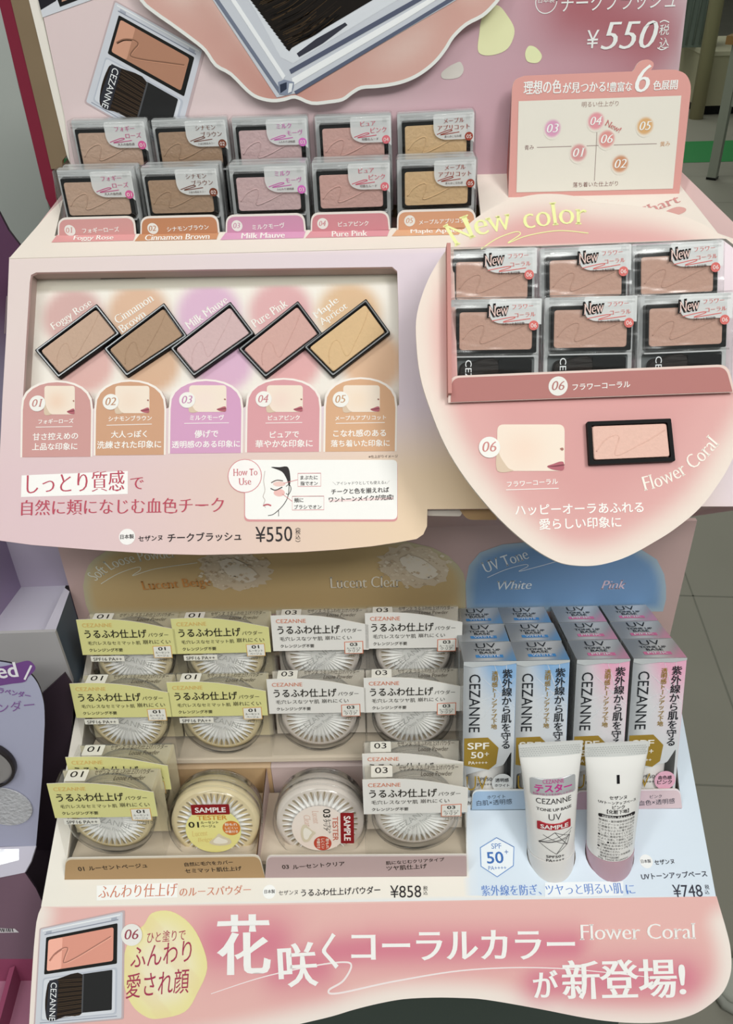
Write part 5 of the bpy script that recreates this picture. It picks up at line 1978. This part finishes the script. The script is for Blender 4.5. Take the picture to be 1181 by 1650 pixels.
def make_tube(kind, label):
    root = thing('sample_tube', label, 'cosmetic tube', (0, 0, 0))
    sk = TubeSkin(PROF)
    cap_h = .026

    def loft(z0, z1, n, m_, grow=0.0, name='body'):
        mb = MB()
        zs = np.linspace(z0, z1, n)
        t = np.linspace(0, 2 * math.pi, 40, endpoint=False)
        V = []
        for z in zs:
            a, b_ = np.interp(z, sk.z, sk.a) + grow, np.interp(z, sk.z, sk.b) + grow
            V.append(np.stack([a * np.cos(t), b_ * np.sin(t), np.full(40, z)], 1))
        F = []
        for k in range(n - 1):
            for i in range(40):
                j = (i + 1) % 40
                F.append((k * 40 + i, k * 40 + j, (k + 1) * 40 + j, (k + 1) * 40 + i))
        mb.add(np.vstack(V), F, m_, None, True)
        mb.add(V[0], [tuple(range(40))[::-1]], m_)
        mb.add(V[-1], [tuple(range(40))], m_)
        return mb
    body = loft(cap_h + .0008, .1082, 26, TUBEW)
    K = '#2a2628'

    def tt(s_, x0, x1, z, cl=K, st='S', hh=None):
        body.text(sk, s_, (x0, z), (x1, z), cl, hh, st, .0003)
    if kind == 'front':
        tt('CEZANNE', -.0120, .0125, .0755, K, 'S', .0042)
        tt('TONE UP BASE', -.0120, .0125, .0700, K, 'B', .0022)
        tt('UV', -.0040, .0048, .0630, K, 'L', .0050)
        tt('SPF50+', -.0062, .0068, .0300, K, 'B', .0023)
        tt('PA++++', -.0062, .0068, .0265, K, 'B', .0023)
        for seg in (((-.011, .0430), (.000, .0525), (.011, .0470), (.009, .0400), (.001, .0335), (-.011, .0430)), ((-.011, .0430), (.011, .0470)), ((.000, .0525), (.009, .0400)), ((-.011, .0430), (.013, .0520)),
                    ((.001, .0335), (.012, .0500)), ((-.008, .0500), (.009, .0400)), ((-.011, .0430), (.009, .0455))):
            q = np.vstack([np.linspace(seg[i], seg[i + 1], 8) for i in range(len(seg) - 1)])
            body.stroke(sk, q, .00035, .0003, K)
    else:
        tt('セザンヌ', -.0060, .0062, .0790, K, 'B')
        tt('UVトーンアップベース', -.0130, .0132, .0753, K, 'B')
        tt('ピンク', -.0040, .0048, .0718, K, 'B')
        tt('【化粧下地】', -.0075, .0078, .0682, K, 'B')
        body.fill(sk, [rrect(-.0128, .0642, .0128, .0670, .0012)], .0003, ink('#2a2628'), None, .0016)
        body.text(sk, 'SPF50+ PA++++', (-.0105, .0647), (.0105, .0647), '#f3f1ee', .0018, 'S', .0005)
        rows = ('無香料・紫外線吸収剤不使用', 'ファンデーションをつける前', 'に適量をとり、顔全体にムラ', 'にならないように薄くのばし', 'て、よくなじませてください。', '●お肌に異常が生じていない', 'かよく注意して使用してくだ', 'さい。●お肌に合わない時は', 'ご使用をおやめください。', '●ご使用後はキャップをきち', 'んとお閉めください。', '株式会社セザンヌ化粧品', '東京都千代田区麹町')
        for i, s_ in enumerate(rows):
            z = .0612 - i * .00262
            w = .0125 * (1 if i < 11 else .85)
            tt(s_, -w, w * (1 if len(s_) > 10 else .2), z, K, 'S', .0019)
        tt('30g  MADE IN JAPAN', -.0118, .0090, .0262 + .0012, K, 'S', .0017)
        body.poly(sk, rrect(-.0008, .0905, .0012, .0965, .0001, 1), .0003, '#1d1b1e')
    body.build('tube_body', root)
    cr = loft(.1078, TH, 3, mat('crimped_end', '#e3e4e2', .4, .4), .0001)
    for i in range(24):
        for j in range(5):
            x, z = -.0205 + i * .0018 + (.0009 if j % 2 else 0), .1094 + j * .0017
            if abs(x) < .0208:
                cr.poly(LF, np.array([(x - .0006, z), (x, z - .0006), (x + .0006, z), (x, z + .0006)]), .0016, mat('crimp_dot', '#c9cbca', .35, .5))
    cr.build('crimped_seal', root)
    c = loft(0, cap_h, 8, mat('pink_cap', '#c9a7b4', .35, .4) if kind == 'back' else mat('white_cap', '#efecea', .3, .4), .0003)
    c.build('cap', root, 'pink cap' if kind == 'back' else None)
    if kind == 'front':
        s = MB()
        s.fill(sk, [rrect(-.0155, .0815, .0160, .0945, .0018)], .0005, mat('silver_sticker', '#c3c5c8', .35, .5, metal=.3), None, .0016)
        s.text(sk, 'CEZANNE', (-.0070, .0908), (.0076, .0908), '#c23a8c', .0028, 'S', .0008)
        s.text(sk, 'テスター', (-.0128, .0848), (.0132, .0848), '#c2308a', .0055, 'H', .0008)
        s.text(sk, '色味や仕上りをお試しください', (-.0140, .0824), (.0144, .0824), '#c23a8c', .0017, 'S', .0008)
        s.build('tester_sticker', root)
    return root


_hp = TRAY.W([TRAY.uv(935, 1375)])[0]
TUBEF = tilted(_hp[1], CAMZ - _hp[2], 80)


TS = 1.055


def pose_tube(o, top_l, top_r, foot_c):
    a, b_ = TUBEF.uv(*top_l), TUBEF.uv(*top_r)
    f_ = TUBEF.uv(*foot_c)
    t = (a + b_) / 2
    ang = -math.atan2(t[0] - f_[0], t[1] - f_[1])
    s = np.array([-math.sin(ang), math.cos(ang)])
    p = t - s * TH * TS
    pose(o, TUBEF, p[0], p[1], ang)
    o.matrix_world = o.matrix_world @ Matrix.Diagonal((1.03, 1.03, TS, 1))


tb1 = make_tube('front', 'white tube with silver tester sticker and red SAMPLE label, left of the two')
tb2 = make_tube('back', 'white tube with pink cap showing its printed back, right of the two')
s = MB()
sk_ = TubeSkin(PROF)
s.fill(sk_, [rrect(-.0118, .0540, .0118, .0612, .0010)], .0005, mat('red_sticker', '#b02a36', .4, .4), None, .0016)
s.text(sk_, 'SAMPLE', (-.0098, .0558), (.0098, .0558), '#f7eeec', .0036, 'H', .0009)
s.build('sample_sticker', tb1)
pose_tube(tb1, (838, 1196), (936, 1197.5), (887.5, 1375))
pose_tube(tb2, (946, 1196), (1042, 1198), (982, 1375))

# ------------------------------------------------------------------ neighbouring purple display on the left
NB = thing('lavender_display', 'neighbouring lavender cardboard display with open bin, cut by the left picture edge', 'cosmetics display', (-0.33, 0.5, 0.95))
LAV, LAVW = mat('lavender_card', '#b9afc2', .6, .2), mat('pale_lavender_card', '#c6c2d0', .6, .2)
PURD, GREYC = mat('dark_purple_card', '#3c2f3a', .55, .25), mat('grey_white_card', '#b5b2b4', .6, .2)
NF = tilted(.50, .465, 90)
zfl = .495
FLN = Frame((0, 0, CAMZ - zfl), (1, 0, 0), (0, 1, 0))
FLT = Frame((0, 0, CAMZ - .465), (1, 0, 0), (0, 1, 0))


def wpt(fr, x, y):
    return fr.W([fr.uv(x, y)])[0]


n_ = MB()
fb0, fb1 = wpt(FLN, 34, 946), wpt(FLN, 106, 943)
ff0, ff1 = wpt(FLN, -40, 1046), wpt(FLN, 70, 1040)
n_.quad([ff0, ff1, fb1, fb0], LAVW)
up = np.array([0, 0, .075])
n_.build('bin_floor', NB)
n_ = MB()
n_.quad([fb0, fb1 + (.02, 0, 0), fb1 + up + (.02, 0, 0), fb0 + up], LAV)
n_.quad([fb0 + up, fb1 + up + (.02, 0, 0), fb1 + up + (.02, .03, 0.004), fb0 + up + (0, .03, .004)], LAVW)
n_.build('bin_back', NB)
n_ = MB()
ll = ff0 - fb0
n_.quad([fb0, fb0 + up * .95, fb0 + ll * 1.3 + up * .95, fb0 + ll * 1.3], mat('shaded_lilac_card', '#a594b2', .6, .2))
n_.build('bin_side', NB)
n_ = MB()
r0, r1, r2, r3 = wpt(FLT, 70, 1019), wpt(FLT, 104, 947), wpt(FLT, 112, 953), wpt(FLT, 89, 1018)
n_.quad([r0, r3, r2, r1], LAVW)
n_.quad([r0, r1, (r1[0], r1[1], CAMZ - zfl), (r0[0], r0[1], CAMZ - zfl)], LAVW)
n_.quad([r3, r2, r2 - (0, 0, .2), r3 - (0, 0, .2)], mat('slate_blue_card', '#5b6a78', .55, .25))
n_.build('bin_edge', NB)
n_ = MB()
n_.card(NF, [NF.P([(-60, 1023), (89, 1018), (117, 1098), (116, 1190), (70, 1450), (-60, 1460)])], -.003, 0, GREYC, None, None, GREYC)
n_.build('bin_front', NB)
# dark board added to stand for the shade between the two displays
n_ = MB()
DG = tilted(.486, .6, 90)
n_.card(DG, [DG.P([(66, 1120), (104, 1085), (120, 1110), (112, 1215), (95, 1310), (70, 1456), (40, 1460), (60, 1330)])], -.002, 0, PURD, None, None, PURD)
n_.build('gap_shade_board', NB)
# sign with rounded top
SG = tilted(.45, .55, 86)
n_ = MB()
sgl = np.vstack([[(-70, 1366), (-70, 1068)], spline([(-40, 1066), (0, 1066), (34, 1075), (58, 1097), (70, 1130), (72, 1165)], 5, False), [(68, 1250), (58, 1363)]])
n_.card(SG, [SG.P(sgl)], -.0015, 0, mat('sign_lavender', '#b4b5ce', .5, .3), None, None, mat('dark_edge', '#2b2430', .5, .2))
PUR = '#7b4f92'
PL(n_, SG, spline([(-30, 1078), (0, 1074), (20, 1070), (44, 1064), (54, 1069), (57, 1078), (46, 1090), (40, 1098), (20, 1101), (-30, 1106)], 4), PUR, .0004)
T(n_, SG, 'ted', -13, 1094, 35, 1089, '#f5f1f8', 23, 'BI', .0008)
ST(n_, SG, [(40, 1094), (51, 1071)], 3.2, '#f5f1f8', .0008, 0)
T(n_, SG, '華ラベンダー', -14, 1114, 49, 1126, '#8a62a3', 10, 'H', .0004)
T(n_, SG, 'ラベンダー', -40, 1152, 59, 1142, '#8a5f9e', 15, 'SI', .0004)
n_.build('sign_board', NB)
n_ = MB()
l0, l1, l2, l3 = wpt(SG, -70, 1366), wpt(SG, 58, 1363), None, None
LP = tilted(l1[1], CAMZ - l1[2], 30)
n_.card(LP, [LP.P([(-70, 1367), (58, 1363), (50, 1388), (40, 1406), (-70, 1428)])], -.002, 0, LAVW, None, None, LAVW)
n_.poly(LP, LP.P([(-70, 1360 + 8), (31, 1368), (31, 1386), (-70, 1412)]), .0006, clear_mat('clear_film_strip', (.95, .95, .97), .08, .3, 30, .12, .9, .25, (.85, .87, .92)))
n_.build('sign_lip', NB)
q0 = wpt(LP, 40, 1406)
SLP = tilted(q0[1], CAMZ - q0[2], 62)
n_ = MB()
n_.card(SLP, [SLP.P([(-70, 1430), (40, 1406), (58, 1432), (72, 1462), (70, 1500), (54, 1545), (-70, 1545)])], -.002, 0, mat('mauve_purple_card', '#745a69', .55, .25), None, None, PURD)
PL(n_, SLP, [(-20, 1494), (24, 1496), (31, 1502), (-20, 1503)], '#cfc9cd', .0004)
for k in range(11):
    x = -12 + k * 3.1
    PL(n_, SLP, [(x, 1495.5), (x + 1.2 + (k % 3) * .4, 1495.5), (x + 2.8 + (k % 3) * .4, 1501), (x + 1.6, 1501)], '#2a262a', .0006)
n_.build('sloping_front', NB)
q1 = wpt(SLP, 54, 1545)
TRN = Frame((0, q1[1], q1[2] + .0), (1, 0, 0), (0, 1, 0))
PKT = mat('pink_purple_card', '#984a69', .55, .25)
TRL = Frame((0, 0, q1[2] - .03), (1, 0, 0), (0, 1, 0))
n_ = MB()
a_, b2, c2, d2 = wpt(TRL, -70, 1582), wpt(TRL, 58, 1580), wpt(TRL, 52, 1720), wpt(TRL, -70, 1720)
n_.quad([d2, c2, b2, a_], mat('pale_pink_purple_card', '#b27891', .55, .25))
n_.quad([a_, b2, wpt(SLP, 56, 1545), wpt(SLP, -70, 1545)], PKT)
g0, g1 = wpt(TRL, 26, 1581), wpt(TRL, -6, 1700)
hh_ = np.array([0, 0, .022])
n_.quad([g0, g1, g1 + hh_, g0 + hh_], PKT)
w_ = np.array([.004, .002, 0])
n_.quad([g0 + w_, g1 + w_, g1 + hh_ + w_, g0 + hh_ + w_], PKT)
n_.quad([g0 + hh_, g1 + hh_, g1 + hh_ + w_, g0 + hh_ + w_], PKT)
n_.build('sample_tray', NB)
n_ = MB()
n_.box((-.47, .505, 0.0), (-.262, .62, CAMZ - .5), PURD)
n_.box((-.47, .40, 0.0), (-.262, .50, CAMZ - .72), PURD)
n_.build('stand_body', NB)
# purple side board above
n_ = MB()
SD = tilted(.66, .3, 90)
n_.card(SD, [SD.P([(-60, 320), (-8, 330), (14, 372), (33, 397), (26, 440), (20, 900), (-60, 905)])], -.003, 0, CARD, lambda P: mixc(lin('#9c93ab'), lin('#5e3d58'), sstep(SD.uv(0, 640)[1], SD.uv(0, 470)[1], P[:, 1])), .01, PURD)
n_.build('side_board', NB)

MP = SG.off(.0004)
c_ = MP.uv(-24, 1228)
mo = Frame(MP.W([c_], .0005)[0], MP.U, MP.V)
pc = thing('pressed_powder_pan', 'silver round powder pan with dark rim glued on the lavender sign', 'powder pan', tuple(mo.O))
n_ = MB()
rr_ = np.linalg.norm(MP.uv(27, 1228) - c_)
n_.lathe(mo, [(rr_, 0), (rr_, .004), (rr_ * .93, .006), (rr_ * .90, .004)], mat('dark_rim', '#2a2528', .3, .5), 48)
n_.build('rim', pc)
n_ = MB()
n_.lathe(mo, [(rr_ * .90, .003), (rr_ * .82, .0045), (rr_ * .74, .0035), (rr_ * .55, .005), (0.0001, .0052)], mat('silver_lid_plate', '#b4b0b2', .35, .5, metal=.5, bump=.2, bscale=30), 48)
n_.build('face_plate', pc)
n_ = MB()
c_ = MP.uv(8, 1299)
rr_ = np.linalg.norm(MP.uv(52, 1299) - c_)
n_.lathe(Frame(MP.W([c_], .0003)[0], MP.U, MP.V), [(rr_, 0), (rr_ * .985, .0008), (0.0001, .0008)], mat('glitter_swatch', '#c3c3c8', .6, .4, bump=.8, bscale=350, var=.2), 40, None, False)
tag(n_.build('glitter_swatch'), 'round grey glitter swatch stuck on the lavender sign under the silver pan', 'swatch')

# ------------------------------------------------------------------ pale shop pillar behind the left edge
n_ = MB()
PLR = tilted(.86, .3, 90)
L_ = PLR.P([(-90, -60), (-12, -60), (0, 8), (30, 140), (95, 400), (95, 460), (-90, 460)])
n_.slab(PLR, L_, -.06, 0, mat('pale_grey_pillar', '#a9aeaa', .6, .2))
o_ = n_.build('wall_left')
tag(o_, 'pale grey wall panel behind the left side of the display', None, None, 'structure')

# ------------------------------------------------------------------ the shop floor behind on the right
GREENP = mat('green_grey_fabric', '#77827a', .8, .1, var=.1, bscale=8)


def at_floor(px, py):
    return wpt(GR, px, py)


cbm = mat('cream_cabinet', '#b9b396', .5, .3)
cab = thing('storage_cabinet', 'cream low cabinet far behind the display on its right', 'cabinet', tuple(at_floor(1150, 187)))
p0, p1_ = at_floor(1121, 186), at_floor(1290, 180)
FC = tilted(p0[1], CAMZ, 90)
ht = wpt(FC, 1140, 90)[2]
n_ = MB()
n_.box((p0[0], p0[1], .07), (p1_[0], p0[1] + .9, ht), cbm)
n_.box((p0[0] - .01, p0[1] - .02, ht), (p1_[0], p0[1] + .9, ht + .03), mat('cream_cabinet_top', '#cfc9ae', .4, .3))
n_.build('cabinet_body', cab)
n_ = MB()
n_.box((p0[0] + .03, p0[1] + .03, 0), (p1_[0], p0[1] + .85, .07), BLACK)
n_.build('plinth', cab)
n_ = MB()
for k in (1, 2):
    x = p0[0] + (p1_[0] - p0[0]) * k * .27 + .03
    n_.box((x, p0[1] - .004, .1), (x + .012, p0[1], ht - .04), mat('door_gap', '#8f8a70', .6, .2))
n_.build('door_seam', cab)
n_ = MB()
zz = ht + .031
bx = wpt(FC, 1108, 60)[0]
n_.box((bx, p0[1] + .25, zz), (bx + .32, p0[1] + .6, zz + .75), GREENP)
for k in range(6):
    n_.tube([(bx + .02 + k * .055, p0[1] + .245, zz + .02), (bx + .03 + k * .055, p0[1] + .24, zz + .4), (bx + .02 + k * .055, p0[1] + .245, zz + .74)], .008, GREENP)
tag(n_.build('fabric_crate'), 'grey green crate on top of the cream cabinet', 'crate')
n_ = MB()
cx = wpt(FC, 1178, 30)
pr = [(.05, 0), (.30, .02), (.36, .2), (.34, .45), (.26, .62), (.12, .70), (.001, .72)]
n_.lathe(Frame((cx[0] + .75, p0[1] + .46, zz), (1, 0, 0), (0, 1, 0)), pr, mat('dark_bag', '#4a4c50', .6, .2, bump=.5, bscale=6), 24)
tag(n_.build('stuffed_bag'), 'dark grey bulging bag on the cream cabinet', 'bag')
n_ = MB()
p2 = at_floor(1121, 191)
n_.tube([(p2[0], p2[1], 0), (p2[0], p2[1], 3.2)], .055, mat('beige_pole', '#a79f7d', .5, .3), 10)
tag(n_.build('support_pole'), 'thin beige pole standing before the cream cabinet', 'pole')

tp = at_floor(1145, 290)
tbl = thing('side_table', 'table with wooden top and grey legs right of the display', 'table', tuple(tp))
FT = tilted(tp[1], CAMZ, 90)
th0 = wpt(FT, 1172, 58)
LEGM = mat('grey_table_leg', '#8b8f82', .5, .3)
lw = .055
n_ = MB()
n_.box((tp[0] - lw / 2, tp[1], .012), (tp[0] + lw / 2, tp[1] + lw, th0[2] - .045), LEGM)
l1_ = n_.build('leg', tbl)
n_ = MB()
n_.box((tp[0] - lw / 2 - .003, tp[1] - .003, 0), (tp[0] + lw / 2 + .003, tp[1] + lw + .003, .014), BLACK)
n_.build('rubber_foot', l1_)
for dx, dy in ((1.3, 0), (0, .6), (1.3, .6)):
    n_ = MB()
    n_.box((tp[0] - lw / 2 + dx, tp[1] + dy, 0), (tp[0] + lw / 2 + dx, tp[1] + lw + dy, th0[2] - .045), LEGM)
    n_.build('leg', tbl)
n_ = MB()
n_.box((tp[0] - .06, tp[1] - .03, th0[2] - .045), (tp[0] + 1.36, tp[1] + .69, th0[2]), mat('wood_table_top', '#8a6a3f', .45, .3, var=.2, bscale=9, stretch=(.3, 3, 1)))
n_.build('table_top', tbl)
n_ = MB()
n_.box((tp[0] + lw / 2 + .001, tp[1] + .01, th0[2] - .38), (tp[0] + 1.27, tp[1] + .03, th0[2] - .046), mat('grey_apron', '#8f9488', .6, .2))
n_.build('apron_panel', tbl)
n_ = MB()
bp = [(.02, 0), (.14, .01), (.17, .08), (.15, .16), (.18, .24), (.11, .27), (.001, .25)]
n_.lathe(Frame((tp[0] + .42, tp[1] + .22, th0[2] + .001), (1, 0, 0), (0, 1, 0)), bp, mat('white_plastic_bag', '#c3c8c2', .35, .4, bump=1.0, bscale=14), 18)
tag(n_.build('plastic_bag'), 'crumpled white plastic bag on the wooden side table', 'bag')

tbl.rotation_euler.z = R(-35)
# ------------------------------------------------------------------ a shopper's shoe at the lower right edge
tx_ = at_floor(1148, 1602)
shoe = thing('sneaker', 'grey leather sneaker toe beside the banner at the lower right corner', 'shoe', (tx_[0] + .13, tx_[1], 0))


def shoe_loft(prof, m_, name):
    """sections along x from the toe: (x, half width, z0, z1)"""
    mb = MB()
    V = []
    t = np.linspace(0, 2 * math.pi, 28, endpoint=False)
    for x, hw, z0, z1 in prof:
        c_, s_ = np.cos(t), np.sin(t)
        yy = np.sign(c_) * np.abs(c_) ** .7 * hw
        zz_ = (z0 + z1) / 2 + np.sign(s_) * np.abs(s_) ** .75 * (z1 - z0) / 2
        V.append(np.stack([np.full(28, tx_[0] + x), tx_[1] + yy, zz_], 1))
    F = []
    for k in range(len(prof) - 1):
        for i in range(28):
            j = (i + 1) % 28
            F.append((k * 28 + i, k * 28 + j, (k + 1) * 28 + j, (k + 1) * 28 + i))
    mb.add(np.vstack(V), F, m_, None, True)
    mb.add(V[0], [tuple(range(28))], m_)
    mb.add(V[-1], [tuple(range(28))[::-1]], m_)
    return mb.build(name, shoe)


shoe_loft([(0, .012, .004, .020), (.006, .028, .001, .024), (.03, .045, 0, .026), (.09, .052, 0, .026), (.17, .042, 0, .027), (.24, .040, 0, .030), (.285, .028, .001, .030), (.292, .012, .004, .026)], mat('grey_sole', '#a9aaa2', .6, .2), 'sole')
shoe_loft([(.006, .012, .018, .030), (.014, .026, .020, .040), (.04, .041, .022, .052), (.09, .047, .022, .068), (.14, .042, .022, .090), (.19, .038, .023, .104), (.25, .036, .024, .100), (.28, .024, .026, .096), (.285, .012, .03, .09)],
          mat('grey_leather', '#c2c3ba', .5, .3, bump=.3, bscale=90), 'upper')
n_ = MB()
for x, hw, z in ((.055, .036, .056), (.075, .040, .0625)):
    n_.tube([(tx_[0] + x, tx_[1] + hw * math.cos(a), .024 + (z - .024) * math.sin(a) + .0015) for a in np.linspace(.25, math.pi - .25, 14)], .0014, mat('stitch_line', '#76776f', .7, .1), 6)
n_.build('toe_seam', shoe)

bpy.data.objects.remove(_txo)
bpy.data.curves.remove(_tx)
